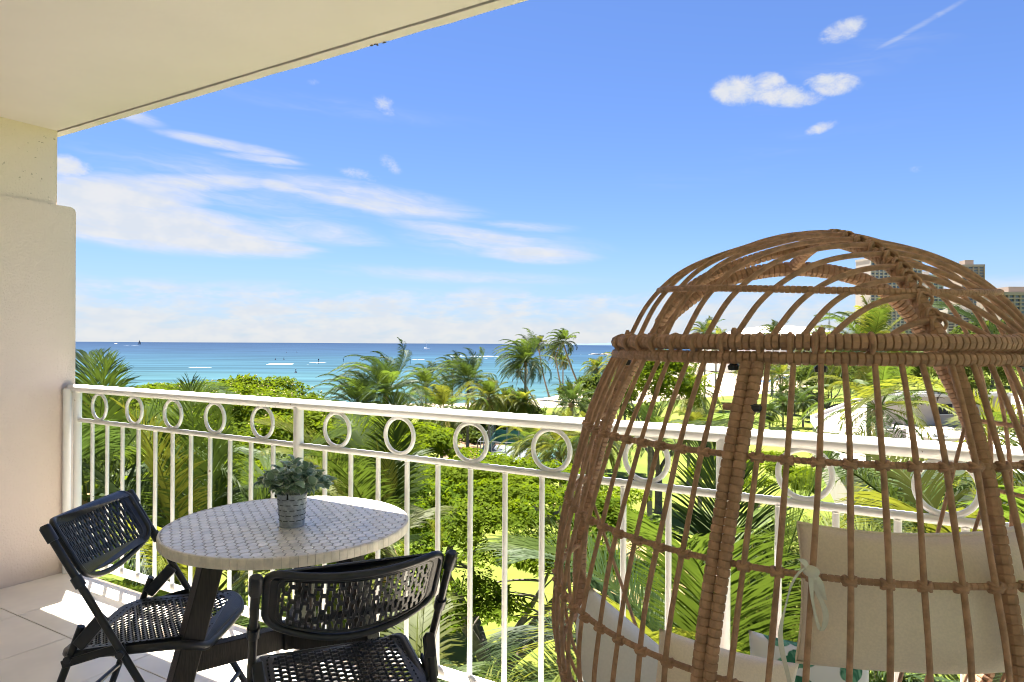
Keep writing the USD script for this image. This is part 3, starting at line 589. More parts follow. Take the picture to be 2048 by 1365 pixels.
chair((-2.088, 1.271, 0.581), 'black folding chair by the stucco wall, facing right', 1)
chair((-1.285, 1.306, 2.527), 'black folding chair nearest the viewer, its back turned', 2)

# ------------------------------------------------------------------ egg chair of wrapped resin rope
EC = V(-0.1906, 1.4878, 0); D2 = math.radians; SP, RIM = -52.4, 0.381
_bz = [0.30, 0.36, 0.42, 0.50, 0.60, 0.68, 0.78, 0.844, 0.92, 1.004, 1.08, 1.157, 1.24, 1.31]
_br = [0.16, 0.260, 0.340, 0.415, 0.475, 0.498, 0.509, 0.507, 0.499, 0.483, 0.466, 0.4455, 0.414, 0.381]
from scipy.interpolate import PchipInterpolator
RB = PchipInterpolator(_bz, _br)
ZD = PchipInterpolator([0.0, 0.035, 0.086, 0.121, 0.19, 0.236, 0.276, 0.312, 0.342, 0.365, 0.381], [1.543, 1.540, 1.528, 1.515, 1.489, 1.463, 1.429, 1.392, 1.354, 1.327, 1.312])
SD = V(math.cos(D2(SP)), math.sin(D2(SP)))
def body(ang, z, out=0.0): r = float(RB(z)) + out; return V(r * math.cos(D2(ang)), r * math.sin(D2(ang)), z)
def dome_z(q):
    r = math.hypot(q[0], q[1])
    if r < 1e-6: return 1.543
    lat = abs(q[0] * SD[1] - q[1] * SD[0]) / r; k = 1 - 0.12 * lat ** 2 * (1 - min(1, r / RIM) ** 8)
    return float(ZD(min(RIM, r * k)))
def egg():
    t = thing('egg_chair', 'big brown woven egg shaped chair seen from behind', 'egg chair', EC)
    def wrapped(nm, P, r, pitch, mat, parent, seed=0, closed=False, sides=9, depth=0.16):
        P = np.vstack([P, P[:1]]) if closed else np.asarray(P, float)
        L = np.r_[0, np.cumsum(np.linalg.norm(np.diff(P, axis=0), axis=1))]; nw = max(3, int(round(L[-1] / pitch)))
        tt = (np.arange(nw)[:, None] + np.array([0.0, 0.12, 0.5, 0.88])[None]).ravel() * L[-1] / nw; tt = tt if closed else np.r_[tt, L[-1]]
        P = np.stack([np.interp(tt, L, P[:, q]) for q in range(3)], 1); n = len(P); ph = np.arange(n) % 4; rng = np.random.default_rng(seed + 11)
        k = 1 + 0.016 * rng.standard_normal(n // 4 + 2)[np.arange(n) // 4]
        rad = r * np.array([1 - depth * 1.7, 0.985, 1.012, 0.985])[ph] * k
        return obj(nm, tube(P, rad, sides, closed), mat, parent, 28)
    OPEN, off = 113.5, lambda z: 0.205 - 0.05 * max(0, (0.8 - z))
    half = lambda z: math.degrees(math.acos(min(1, off(z) / float(RB(z))))) if off(z) < float(RB(z)) else 0.0
    zs_all = np.linspace(0.40, 1.297, 40)
    # --- lower basket
    lo = 1.2975
    arc0, arc1 = OPEN + half(1.30), OPEN + 360 - half(1.30)
    A = np.linspace(arc0, arc1, 150)
    wrapped('lower_rim', np.array([body(a, 1.300) for a in A]), 0.0104, 0.0105, m_rope2, t, 1)
    wrapped('upper_rim', np.array([V(0.384 * math.cos(D2(a)), 0.384 * math.sin(D2(a)), 1.3245) for a in A]), 0.0130, 0.0108, m_rope2, t, 2, depth=0.2)
    for a in (-99.5, -80.5, -140, -15, 20):                       # bolts that join the two halves
        p = V(0.383 * math.cos(D2(a)), 0.383 * math.sin(D2(a)), 0); b = obj('rim_bolt', tube([p + UP * 1.282, p + UP * 1.340, p + UP * 1.347], [0.0045, 0.0060, 0.0030], 8), m_rope2, t); obj('bolt_nut', lathe([(0, 1.279), (0.009, 1.280), (0.010, 1.286), (0.006, 1.290), (0, 1.290)], 10).apply_translation(p), m_blk, b)
    seams = (-94.6, -10.2); tw = lambda a, z: SP + (a - SP) * (1 + 0.09 * (1.31 - z) / 0.46)
    ribs = [a for a in np.arange(SP - 5.1 * 26 + 2.55, SP + 5.1 * 26, 5.1)]
    def in_shell(a, z, m=1.5):
        d = abs((a - OPEN + 180) % 360 - 180); return d > half(z) + m
    rings = [1.155, 1.004, 0.844, 0.69, 0.55, 0.44]
    for si, s in enumerate(seams):                                  # two wrapped uprights side by side, bolted
        for e in (-0.92, 0.92):
            P = [body(tw(s, z) + math.degrees(e * 0.0098 / float(RB(z))), z, 0.002) for z in np.linspace(1.292, 0.36, 60)]
            wrapped('seam_upright', np.array(P), 0.0096, 0.0120, m_rope2, t, 5 + si, depth=0.12)
        for z in (1.225,):
            p = body(tw(s, z), z, 0.004); u = V(-math.sin(D2(s)), math.cos(D2(s)), 0)
            sb_ = obj('seam_bolt', tube([p + u * 0.012, p + u * 0.025, p + u * 0.028], [0.0065, 0.0065, 0.003], 9), m_blk, t); obj('bolt_peg', tube([p - u * 0.030, p - u * 0.012], [0.0052, 0.0058], 8), m_rope2, sb_)
    rr = random.Random(5)
    for a in ribs:
        if any(abs(a - s) < 2.6 for s in seams): continue
        zz = [z for z in np.linspace(1.292, 0.36, 44) if in_shell(tw(a, z), z)]
        if len(zz) < 6: continue
        sh = rr.uniform(-0.6, 0.6); w1, w2 = rr.uniform(0, 6.28), rr.uniform(0.3, 0.8)
        P = np.array([body(tw(a, z) + sh * max(0, (z - 1.2) / 0.1) + w2 * 0.35 * math.sin(z * 9 + w1), z, 0.003 + 0.0015 * math.sin(z * 21 + w1)) for z in zz])
        obj('rib', tube(P, 0.0042 * (1 + 0.05 * np.sin(np.arange(len(P)) * 0.9 + w1)), 8), m_rope, t, True)
    spine_in = np.array([body(SP + 0.5, z, -0.012) for z in np.linspace(1.30, 0.36, 60)])
    wrapped('back_spine', spine_in, 0.0105, 0.0125, m_rope2, t, 21, depth=0.10)
    for k, z in enumerate(rings):
        aa = [a for a in np.linspace(OPEN + half(z), OPEN + 360 - half(z), 190)]
        rg = wrapped('hoop', np.array([body(a, z, -0.0045) for a in aa]), 0.0050, 0.0080, m_rope2, t, 30 + k, sides=8, depth=0.14)
        for a in ribs:                                              # crossed lashings where a rib meets the hoop
            if any(abs(a - s) < 2.6 for s in seams) or not in_shell(tw(a, z), z, 1.0): continue
            if not (-175 < a < 30) or k > 3: continue
            b_ = tw(a, z); c = body(b_, z, -0.001); u = V(-math.sin(D2(b_)), math.cos(D2(b_)), 0); o = V(math.cos(D2(b_)), math.sin(D2(b_)), 0); mb = MB()
            for sg in (-1, 1):
                th = np.linspace(0, 2 * math.pi, 13)[:-1]; dirn = (u + UP * sg * 0.75); dirn /= np.linalg.norm(dirn)
                mb.tri(tube(c + np.outer(np.cos(th), dirn * 0.0090) + np.outer(np.sin(th), o * 0.0068), 0.0026, 6, True))
            th = np.linspace(0, 2 * math.pi, 11)[:-1]; mb.tri(tube(c + o * 0.003 + np.outer(np.cos(th), u * 0.0060) + np.outer(np.sin(th), o * 0.0058), 0.0034, 6, True))
            obj('lashing', mb, m_rope2, rg, True)
    # --- opening frame
    for sg in (-1, 1):
        P = np.array([body(OPEN + sg * half(z), z, 0.0) for z in np.linspace(1.30, 0.40, 50)])
        wrapped('opening_frame', P, 0.0165, 0.0115, m_rope2, t, 40 + sg, depth=0.12)
    # --- dome
    A0, B0 = V(0.232, -0.302, 0)[:2], V(-0.058, 0.138, 0)[:2]
    def dp(q): return V(q[0], q[1], max(1.3245, dome_z(q) - 0.004) if np.hypot(*q) < 0.379 else 1.3245)
    spl = np.array([dp(A0 + (B0 - A0) * s) - UP * 0.010 for s in np.linspace(0.0, 1.0, 60)])
    wrapped('dome_spine', spl, 0.0125, 0.0125, m_rope2, t, 50, depth=0.14)
    l0, l1 = math.radians(OPEN + half(1.3)), math.radians(OPEN - half(1.3)); q0, q1 = RIM * V(math.cos(l0), math.sin(l0)), RIM * V(math.cos(l1), math.sin(l1)); mid = B0 * 2 - (q0 + q1) / 2
    for nm, sh, rad, sd in (('opening_arch', 0.0, 0.0165, 51), ('inner_arch', 1.0, 0.0125, 52)):
        m2 = mid - sh * 0.17 * V(math.cos(D2(OPEN)), math.sin(D2(OPEN))); s = np.linspace(0, 1, 70)[:, None]
        Q = (1 - s) ** 2 * q0 + 2 * s * (1 - s) * m2 + s * s * q1
        wrapped(nm, np.array([dp(q) - UP * 0.012 for q in Q]) if sh == 0 else np.array([dp(q) - UP * 0.010 for q in Q[4:36]]), rad, 0.0115, m_rope2, t, sd, depth=0.12)
    pairs = [(-70.5, .0775), (-81.8, .138), (-86.9, .1925), (-93.4, .24), (-101.9, .306), (-109.4, .39), (-115.9, .48), (-123.0, .56), (-129.4, .635), (-136.4, .71), (-145.0, .80)]
    dring = {}
    for a, s in pairs:
        for mir in (0, 1):
            aa = a if not mir else 2 * SP - a
            P0 = 0.384 * V(math.cos(D2(aa)), math.sin(D2(aa))); P2 = A0 + (B0 - A0) * (s + (0.02 if mir else 0)); ax = (B0 - A0) / np.linalg.norm(B0 - A0); lat = (P0 - P2) - ax * ((P0 - P2) @ ax)
            P1 = P2 + lat * 0.55 + ax * ((P0 - P2) @ ax) * 0.12
            u = np.linspace(0, 1, 40)[:, None]; Q = (1 - u) ** 2 * P0 + 2 * u * (1 - u) * P1 + u * u * P2
            P = np.array([dp(q) + UP * 0.004 * (0.3 + w) for q, w in zip(Q, u[:, 0])]); P[0] -= UP * 0.006
            rb = obj('dome_rib', tube(P, 0.0048, 8), m_rope, t, True)
            c = P[-1] - UP * 0.006; th = np.linspace(0, 2 * math.pi, 13)[:-1]; dl = (P[-1] - P[-4]); dl /= np.linalg.norm(dl); ax3 = V(ax[0], ax[1], 0); mb = MB()
            for sg in (-1, 1):
                e = dl * 0.9 + ax3 * sg * 0.6; e /= np.linalg.norm(e); mb.tri(tube(c + np.outer(np.cos(th), e * 0.0145) + np.outer(np.sin(th), UP * 0.0118), 0.0030, 6, True))
            obj('lashing', mb, m_rope2, rb, True)
            c = P[0] + UP * 0.002; o = V(P0[0], P0[1], 0) / 0.384; mb = MB(); mb.tri(tube(c + np.outer(np.cos(th), o * 0.0145) + np.outer(np.sin(th), UP * 0.0150), 0.0040, 6, True)); obj('rim_lashing', mb, m_rope2, rb, True)
    aa = np.linspace(SP - 92, SP + 92, 150)
    def ringp(a):
        zt = 1.411 - 0.010 * math.cos(D2(a - SP)) + 0.012 * math.sin(D2(a - SP)) ** 2
        lo_, hi_ = 0.1, 0.38
        for _ in range(30):
            md = (lo_ + hi_) / 2
            if dome_z(md * V(math.cos(D2(a)), math.sin(D2(a)))) > zt: lo_ = md
            else: hi_ = md
        return V(lo_ * math.cos(D2(a)), lo_ * math.sin(D2(a)), zt + 0.003)
    wrapped('dome_hoop', np.array([ringp(a) for a in aa]), 0.0060, 0.0085, m_rope2, t, 60, sides=8)
    # --- foot ring and legs
    a = np.linspace(0, 2 * math.pi, 61)[:-1]
    wrapped('floor_ring', np.c_[0.33 * np.cos(a), 0.33 * np.sin(a), np.full(60, 0.016)], 0.014, 0.012, m_rope2, t, 70, True)
    wrapped('bottom_ring', np.c_[0.22 * np.cos(a), 0.22 * np.sin(a), np.full(60, 0.335)], 0.012, 0.012, m_rope2, t, 71, True)
    for k in range(4):
        q = D2(20 + 90 * k); u = V(math.cos(q), math.sin(q), 0); wrapped('leg', np.array([u * 0.215 + UP * 0.335, u * 0.27 + UP * 0.18, u * 0.328 + UP * 0.02]), 0.013, 0.012, m_rope2, t, 72 + k)
    obj('seat_pan', lathe([(0, 0.335), (0.27, 0.385), (0.36, 0.450), (0.355, 0.454), (0.265, 0.392), (0, 0.345)], 40), m_rope, t)
egg()

def pillow(w, h, th, seed, n=26, wr=0.012, pull=0.07):
    u, v = np.meshgrid(np.linspace(-1, 1, n), np.linspace(-1, 1, n), indexing='ij')
    X = u * w / 2 * (1 - pull * (1 - v ** 2)); Y = v * h / 2 * (1 - pull * (1 - u ** 2))
    T = th / 2 * ((1 - u ** 2) * (1 - v ** 2)) ** 0.42
    ns = meshkit.fbm(np.stack([X * 9 + seed, Y * 9, X * 0], -1), 4) - 0.5
    rad = np.sin(np.arctan2(v, u) * 9 + seed) * np.clip(np.hypot(u, v) - 0.55, 0, 1) * 0.5
    top = np.stack([X, Y, T + wr * (ns * 1.6 + rad) * np.clip(T / th * 4, 0, 1)], -1); bot = np.stack([X, Y, -T * 0.9 - wr * ns * np.clip(T / th * 4, 0, 1)], -1)
    i, j = np.meshgrid(np.arange(n - 1), np.arange(n - 1), indexing='ij'); q = lambda a, b: a * n + b
    f = np.stack([q(i, j), q(i + 1, j), q(i + 1, j + 1), q(i, j + 1)], -1).reshape(-1, 4)
    vv = np.vstack([top.reshape(-1, 3), bot.reshape(-1, 3)]); ff = np.vstack([f, f[:, ::-1] + n * n])
    m = trimesh.Trimesh(*[vv, np.vstack([ff[:, [0, 1, 2]], ff[:, [0, 2, 3]]])], process=False); m.merge_vertices(); return m
def place(m, c, xd, yd):
    xd, yd = V(*xd), V(*yd); xd /= np.linalg.norm(xd); yd = yd - xd * (xd @ yd); yd /= np.linalg.norm(yd); T = np.eye(4); T[:3, 0], T[:3, 1], T[:3, 2], T[:3, 3] = xd, yd, np.cross(xd, yd), c; m.apply_transform(T); return m
def piping(w, h, n=80, pull=0.07):
    a = np.linspace(0, 1, n + 1)[:-1] * 4; P = []
    for s in a:
        k = int(s); f = (s - k) * 2 - 1; u, v = [(f, -1), (1, f), (-f, 1), (-1, -f)][k]; P.append(V(u * w / 2 * (1 - pull * (1 - v * v)), v * h / 2 * (1 - pull * (1 - u * u)), 0))
    return np.array(P)
def inside(m, gap=0.03):
    v = np.array(m.vertices); v[:, 2] = np.maximum(v[:, 2], 0.43); rel = v[:, :2] - EC[:2]; r = np.hypot(*rel.T); lim = RB(np.clip(v[:, 2], 0.3, 1.31)) - gap; k = np.minimum(1, lim / np.maximum(r, 1e-6)); v[:, :2] = EC[:2] + rel * k[:, None]; m.vertices = v; return m
def cushions():
    # beige back cushion, bent to the basket and tied to a hoop
    th = thing('back_cushion', 'beige linen back cushion tied inside the egg chair', 'cushion')
    def bendm(P):                                                   # local x along the basket, y up, z inwards
        a = D2(-37.0) + P[:, 0] / 0.44 * 1.0; r = 0.398 - P[:, 2]
        zz = 0.953 + P[:, 1]; lean = 0.10 * (P[:, 1])
        return np.c_[EC[0] + (r - lean) * np.cos(a), EC[1] + (r - lean) * np.sin(a), zz]
    W, H = 0.74, 0.190
    m = pillow(W, H, 0.15, 3, 48, wr=0.017, pull=0.025); c = m.vertices.copy(); c[:, 1] += 0.006 * (np.abs(c[:, 0]) / (W / 2)) ** 6 * np.sign(c[:, 1]); m.vertices = bendm(c); m = inside(m, 0.030); cov = obj('cover', m, m_linen, th, True)
    q = piping(W, H, 120, 0.025); q[:, 1] += 0.006 * (np.abs(q[:, 0]) / (W / 2)) ** 6 * np.sign(q[:, 1]); obj('piping', tube(bendm(q), 0.0022, 6, True), m_linen, cov, True)
    def strip(P, w, side):
        P = spline(P, 22); side = V(*side); mb = MB(); tw = np.linspace(0, 1, len(P)); T, N, B = frames(P)
        S = np.array([np.cos(0.9 * math.sin(5 * q)) * side + 0.5 * math.sin(5 * q) * FW for q in tw]); A_, B_ = P - S * w / 2, P + S * w / 2; C_ = FW * 0.0012
        n = len(P); v = np.vstack([A_, B_, A_ + C_, B_ + C_]); i = np.arange(n - 1)
        for a, b in ((0, 1), (3, 2), (1, 3), (2, 0)): mb.add(v, np.stack([a * n + i, b * n + i, b * n + i + 1, a * n + i + 1], -1))
        return mb
    K = atd(1622, 1143, 0.918); px = lambda x, y, d=0.918: atd(x, y, d)
    obj('tie', strip([px(1612, 1135), px(1588, 1160), px(1572, 1210), px(1561, 1265), px(1566, 1310), px(1580, 1370)], 0.0075, RT * 0.9 + UP * 0.2), m_ribbon, th, True)
    obj('tie', strip([px(1622, 1148), px(1624, 1190), px(1632, 1235), px(1644, 1262), px(1651, 1245), px(1644, 1205), px(1628, 1160)], 0.0075, RT), m_ribbon, th, True)
    obj('tie', strip([px(1600, 1118), px(1611, 1128), px(1618, 1140), px(1630, 1152), px(1640, 1172), px(1648, 1200)], 0.011, RT), m_ribbon, th, True)
    m = trimesh.creation.icosphere(subdivisions=2, radius=1); m.vertices *= (0.011, 0.006, 0.008); m.apply_translation(K); obj('knot', m, m_ribbon, th, True)
    # white side cushion, seat cushion, small beige and leaf print pillows
    t = thing('side_cushion', 'large white cushion leaning inside the left of the egg chair', 'cushion')
    A, B = atd(1196, 1180, 1.52), atd(1395, 1340, 1.42); ex = (B - A) / np.linalg.norm(B - A); ey = UP * 0.95 + FW * 0.25; ey = ey - ex * (ex @ ey); ey /= np.linalg.norm(ey)
    m = place(pillow(0.44, 0.36, 0.14, 9, 36, wr=0.020, pull=0.03), A + ex * 0.205 - ey * 0.185, ex, ey); m = inside(m); obj('cover', m, m_cloth, t, True)
    t = thing('seat_cushion', 'round white seat cushion at the bottom of the egg chair', 'cushion')
    obj('cover', lathe([(0, 0.405), (0.25, 0.405), (0.335, 0.445), (0.345, 0.475), (0.32, 0.51), (0.24, 0.53), (0, 0.535)], 40).apply_translation(EC + V(0.02, -0.02, 0)), m_cloth, t, True)
    t = thing('small_pillow', 'small beige pillow in front of the white cushion', 'pillow')
    obj('cover', place(pillow(0.26, 0.20, 0.10, 4, 26), atd(1312, 1292, 1.20) + RT * 0.115 - UP * 0.105, RT + UP * -0.25, UP + FW * 0.3), m_linen, t, True)
    g = G(); uv = g.add('texture_coordinate', 'generated'); w = g.add('wave_texture', 'fac', wave_type='bands', vector=uv, scale=2.1, distortion=9.0, detail=2.0, detail_scale=1.4) if False else None
    p = g.add('geometry', 'position'); vo = g.add('voronoi_texture', 'distance', vector=g.add('mapping', 'vector', mapping_type='point', vector=p, scale=(16, 16, 30), rotation=(0.4, 0.5, 0.7)), scale=1.0)
    e = g.ss(g.m('add', vo, g.m('multiply', g.noise(p, 30.0, 3.0), 0.3)), 0.66, 0.60); vein = g.ss(g.noise(g.add('mapping', 'vector', mapping_type='point', vector=p, scale=(60, 60, 14), rotation=(0.4, 0.5, 0.7)), 1.0, 2.0), 0.40, 0.60)
    green = g.mix(vein, (0.03, 0.16, 0.085), (0.16, 0.40, 0.24)); col = g.mix(e, (0.78, 0.78, 0.75), green)
    mp = usdkit.material(stage, '/World/Looks/leaf_print', g.n, g.l, surface=g.add('principled_bsdf', 'BSDF', base_color=col, roughness=0.9))
    t = thing('leaf_print_pillow', 'white pillow printed with large green leaves', 'pillow')
    obj('cover', place(pillow(0.25, 0.26, 0.11, 6, 30), atd(1496, 1284, 1.34) + RT * 0.120 - UP * 0.135, RT - UP * 0.16, UP + FW * 0.35), mp, t, True)
cushions()

# ------------------------------------------------------------------ palms
WIND = -RT * 0.85 - V(0, 0, 0.05)
def frond_mesh(rg, L, az, el, droop, pairs, lw, ll, wind=0.0, fold=0.55, segs=12, hang=0.5, petiole=0.16):
    d = V(math.cos(az) * math.cos(el), math.sin(az) * math.cos(el), math.sin(el)); p = V(0, 0, 0); P, T = [p], [d]; st = L / segs
    for k in range(segs):
        s = (k + 1) / segs; d = d + (V(0, 0, -1) * droop * s * 0.24 + WIND * wind * s * 0.26); d /= np.linalg.norm(d); p = p + d * st; P.append(p); T.append(d)
    P, T = np.array(P), np.array(T); mb = MB()
    # rachis: a slim three sided spine
    rr = np.interp(np.linspace(0, 1, segs + 1), [0, 0.12, 1], [0.045, 0.022, 0.004]) * (L / 4.0)
    tb = tube(P, rr, 4, caps=False); mb.tri(tb); nr = len(tb.faces)
    s = np.linspace(petiole, 0.995, pairs); s = np.clip(s + rg.normal(0, 0.25 / pairs, pairs), petiole, 1.0)
    C = np.stack([np.interp(s * segs, np.arange(segs + 1), P[:, k]) for k in range(3)], 1); D = np.stack([np.interp(s * segs, np.arange(segs + 1), T[:, k]) for k in range(3)], 1); D /= np.linalg.norm(D, axis=1, keepdims=True)
    side = np.cross(D, UP + 0.001); side /= np.linalg.norm(side, axis=1, keepdims=True) + 1e-9; nn = np.cross(side, D)
    prof = ll * np.interp(s, [petiole, 0.28, 0.55, 0.8, 1.0], [0.62, 0.95, 1.0, 0.75, 0.28])
    for sg in (-1, 1):
        ang = np.radians(np.interp(s, [petiole, 0.6, 1.0], [62, 48, 16])) + rg.normal(0, 0.10, pairs)
        dirn = D * np.cos(ang)[:, None] + sg * side * np.sin(ang)[:, None] * math.cos(fold * 0.6) + nn * (np.sin(ang) * math.sin(fold * 0.6))[:, None]
        l = (prof * rg.uniform(0.82, 1.1, pairs))[:, None]; hg = (hang * rg.uniform(0.6, 1.35, pairs))[:, None]
        d2 = dirn - UP * hg * 0.55 + WIND * wind * 0.35; d2 /= np.linalg.norm(d2, axis=1, keepdims=True); d3 = dirn * 0.8 - UP * hg * 1.35 + WIND * wind * 0.6; d3 /= np.linalg.norm(d3, axis=1, keepdims=True)
        w = (lw * rg.uniform(0.8, 1.2, pairs))[:, None] * (D * 0.9 + nn * 0.25)
        m1 = C + dirn * l * 0.38; m2 = m1 + d2 * l * 0.34; tip = m2 + d3 * l * 0.30
        v = np.stack([C - w * 0.35, C + w * 0.35, m1 - w * 0.5, m1 + w * 0.5, m2 - w * 0.38, m2 + w * 0.38, tip], 1).reshape(-1, 3)
        b = np.arange(pairs)[:, None] * 7; f = np.concatenate([b + V(*q).astype(int) for q in ((0, 1, 3), (0, 3, 2), (2, 3, 5), (2, 5, 4), (4, 5, 6))], 0)
        mb.add(v, f)
    return mb
def trunk_mesh(base, top, r0, r1, bend=0.0, sides=10):
    base, top = V(*base), V(*top); L = np.linalg.norm(top - base); n = max(8, min(46, int(L / 0.28))); s = np.linspace(0, 1, n)
    B = base + (top - base) * s[:, None] + np.outer(np.sin(s * math.pi) * bend, RT) + np.outer(-np.sin(s * math.pi) * 0.1, UP * 0)
    r = np.interp(s, [0, 0.06, 0.2, 1], [r0 * 1.9, r0 * 1.25, r0, r1]) * (1 + 0.05 * (np.arange(n) % 2))
    return tube(B, r, sides)
def palm(label, c, L, nf, seed, pairs=34, lw=0.085, ll=0.72, wind=0.0, leaf=None, lean=(0, 0), els=(78, -25), cat='palm tree', group=None, name='coconut_palm', hang=0.5, dead=2, tr=0.15, az0=0.0, droop=(0.8, 1.5), spear=1, bend=0.0, azr=None, nuts=True, skip=()):
    far = 22 < pairs <= 46 and name == 'coconut_palm'; L = L * (1.3 if far and wind >= 0.7 else 1.05 if far else 1.0); nf = int(nf * 1.6) if far else nf; lw = lw * (0.85 if far else 1); pairs = int(pairs * 1.45) if far else pairs; ll = ll * (1.3 if far else 1); rg = np.random.default_rng(seed); c = V(*c); t = thing(name, label, cat, (c[0] + lean[0], c[1] + lean[1], GZ), 0, group)
    top = c - V(c[0] + lean[0], c[1] + lean[1], GZ); leaf = leaf or L_pal
    obj('trunk', trunk_mesh((0, 0, -0.2), top - UP * 0.15, tr * 1.05, tr * 0.72, bend), m_trunk, t, 50)
    obj('crown_shaft', tube([top - UP * 0.55 * L / 4, top - UP * 0.25 * L / 4, top + UP * 0.1 * L / 4], [tr * 0.9, tr * 1.5, tr * 0.7], 8), m_fibre, t, True)
    for k in range(nf):
        s = (k + 0.5) / nf; az = az0 + k * 2.39996 + rg.normal(0, 0.15)
        if azr is not None: az = azr[0] + (azr[1] - azr[0]) * ((k * 0.618034) % 1.0)
        el = math.radians(els[0] + (els[1] - els[0]) * s ** 0.85 + rg.normal(0, 5)); ln = L * rg.uniform(0.85, 1.08) * np.interp(s, [0, 0.15, 0.6, 1], [0.78, 1.0, 1.0, 0.86])
        mb = frond_mesh(rg, ln, az, el, np.interp(s, [0, 1], droop) * rg.uniform(0.8, 1.2), pairs, lw, ll * rg.uniform(0.9, 1.08), wind * rg.uniform(0.8, 1.2), hang=hang * np.interp(s, [0, 1], [0.6, 1.4]))
        m = mb.tm(); m.apply_translation(top + V(math.cos(az), math.sin(az), 0) * tr * 0.6); obj('frond', m, leaf[k % len(leaf)] if isinstance(leaf, (list, tuple)) else leaf, t)
    for k in range(spear if wind < 0.5 else 0):
        m = frond_mesh(rg, L * 0.55, rg.uniform(0, 6.28), math.radians(86), 0.1, max(12, pairs // 2), lw, ll * 0.42, wind * 0.5, hang=-0.4).tm(); m.apply_translation(top); obj('spear_frond', m, L_palY, t)
    for k in range(dead):
        az = rg.uniform(0, 6.28); m = frond_mesh(rg, L * 0.75, az, math.radians(-48), 1.6, max(14, pairs // 2), lw * 0.7, ll * 0.7, wind * 0.3, hang=1.5).tm(); m.apply_translation(top - UP * 0.2); obj('dead_frond', m, m_dead, t)
    if nuts:
        for k in range(5):
            a = rg.uniform(0, 6.28); q = trimesh.creation.icosphere(subdivisions=1, radius=0.13); q.vertices *= (0.9, 0.9, 1.15); q.apply_translation(top + V(math.cos(a) * 0.28, math.sin(a) * 0.28, -0.38 * L / 4 - 0.12 * (k % 2))); obj('coconut', q, L_palY if k % 2 else m_fibre, t, True)
    return t
P = lambda x, y, d: atd(x, y, d)
# near palms whose crowns fill the view just below the balcony
palm('near palm with dark fronds against the stucco wall at far left', P(172, 1000, 8.5), 2.45, 24, 104, 115, 0.026, 0.62, 0.10, [L_pal, L_palD], els=(80, -10), hang=0.35, tr=0.14, group=None, dead=1, nuts=False)
palm('near palm with upright fronds between the left chair and the table', P(392, 1215, 7.6), 2.9, 20, 117, 115, 0.025, 0.62, 0.0, [L_pal, L_pal, L_palY], els=(84, 4), hang=0.28, tr=0.14, dead=1, nuts=False)
palm('near palm with a pale upright spear behind the potted plant', P(772, 1105, 9.0), 2.6, 22, 131, 115, 0.026, 0.62, 0.05, [L_pal, L_palY, L_pal], els=(82, -8), hang=0.32, tr=0.14, dead=1, nuts=False, spear=2, azr=(1.75, 5.4))
palm('near palm with arching fronds below the front chair', P(830, 1455, 6.0), 2.3, 14, 149, 105, 0.026, 0.60, 0.0, [L_pal, L_palY], els=(36, -20), hang=0.5, tr=0.14, dead=1, nuts=False)
palm('large near palm fanning out behind the egg chair', P(1475, 1470, 5.6), 2.9, 26, 163, 125, 0.026, 0.80, 0.0, [L_pal, L_palD, L_pal, L_palY], els=(80, -5), hang=0.25, tr=0.15, dead=0, nuts=False)
palm('near palm behind the beige cushion in the egg chair', P(1985, 1180, 6.0), 3.1, 20, 171, 110, 0.026, 0.64, 0.0, [L_pal, L_palY], els=(66, -5), hang=0.45, tr=0.14, dead=0, nuts=False)
palm('near palm with bright fronds at the right edge of the view', P(2170, 960, 8.0), 3.1, 20, 181, 110, 0.027, 0.66, 0.0, [L_palY, L_pal], els=(75, -15), hang=0.45, tr=0.14, dead=0, nuts=False)
# middle distance
palm('palm with drooping fronds framed behind the egg chair ribs', P(1756, 815, 27), 3.6, 24, 201, 60, 0.050, 0.62, 0.12, [L_pal, L_palY, L_pal], els=(80, -30), hang=0.75, dead=1)
palm('bright yellow crowned palm under the hotel tower', P(1738, 702, 40), 3.9, 26, 205, 46, 0.065, 0.7, 0.35, [L_palY, L_pal, L_palY], els=(80, -22), hang=0.7)
WB = 0.95
palm('biggest windswept palm of the cluster right of the first railing section', P(772, 785, 66), 4.9, 30, 211, 44, 0.085, 0.92, WB, [L_palD, L_pal, L_palD], els=(82, -28), hang=0.75, lean=(0.5, 0), tr=0.2)
palm('lower windswept palm at the left side of its cluster', P(715, 812, 64), 4.3, 26, 213, 42, 0.08, 0.85, WB, [L_palD, L_pal], els=(76, -26), hang=0.75, lean=(1.2, 0), tr=0.18)
palm('windswept palm with a long low frond over the railing', P(884, 822, 72), 4.2, 24, 217, 42, 0.085, 0.85, 0.75, [L_pal, L_pal, L_palY], els=(80, -28), hang=0.7, tr=0.18)
palm('green palm left of the taller windswept one in the middle cluster', P(852, 772, 96), 3.8, 20, 219, 34, 0.10, 0.85, 0.85, [L_pal], els=(80, -24), hang=0.7, tr=0.17)
palm('tall windswept palm at the top of the middle cluster', P(936, 762, 92), 4.4, 26, 223, 36, 0.10, 0.95, WB, [L_pal, L_palD], els=(84, -26), hang=0.75, tr=0.19)
palm('dark palm crown behind the tall one of the middle cluster', P(905, 742, 120), 3.4, 16, 227, 28, 0.12, 0.85, WB, [L_palD], els=(80, -20), hang=0.7, tr=0.17)
palm('yellow palm with an upright spear right of the middle cluster', P(978, 795, 84), 3.3, 20, 229, 36, 0.095, 0.75, 0.35, [L_palY, L_palY, L_pal], els=(78, -30), hang=0.8, tr=0.15, spear=2)
palm('small fan shaped palm beside the yellow one', P(1014, 803, 100), 2.5, 26, 231, 26, 0.12, 0.75, 0.15, [L_palY, L_pal], els=(80, -30), hang=0.5, tr=0.13, nuts=False)
palm('small fan shaped palm left of the tall straight trunk', P(1045, 806, 98), 2.6, 26, 233, 26, 0.12, 0.78, 0.15, [L_pal, L_palY], els=(80, -35), hang=0.5, tr=0.13, nuts=False)
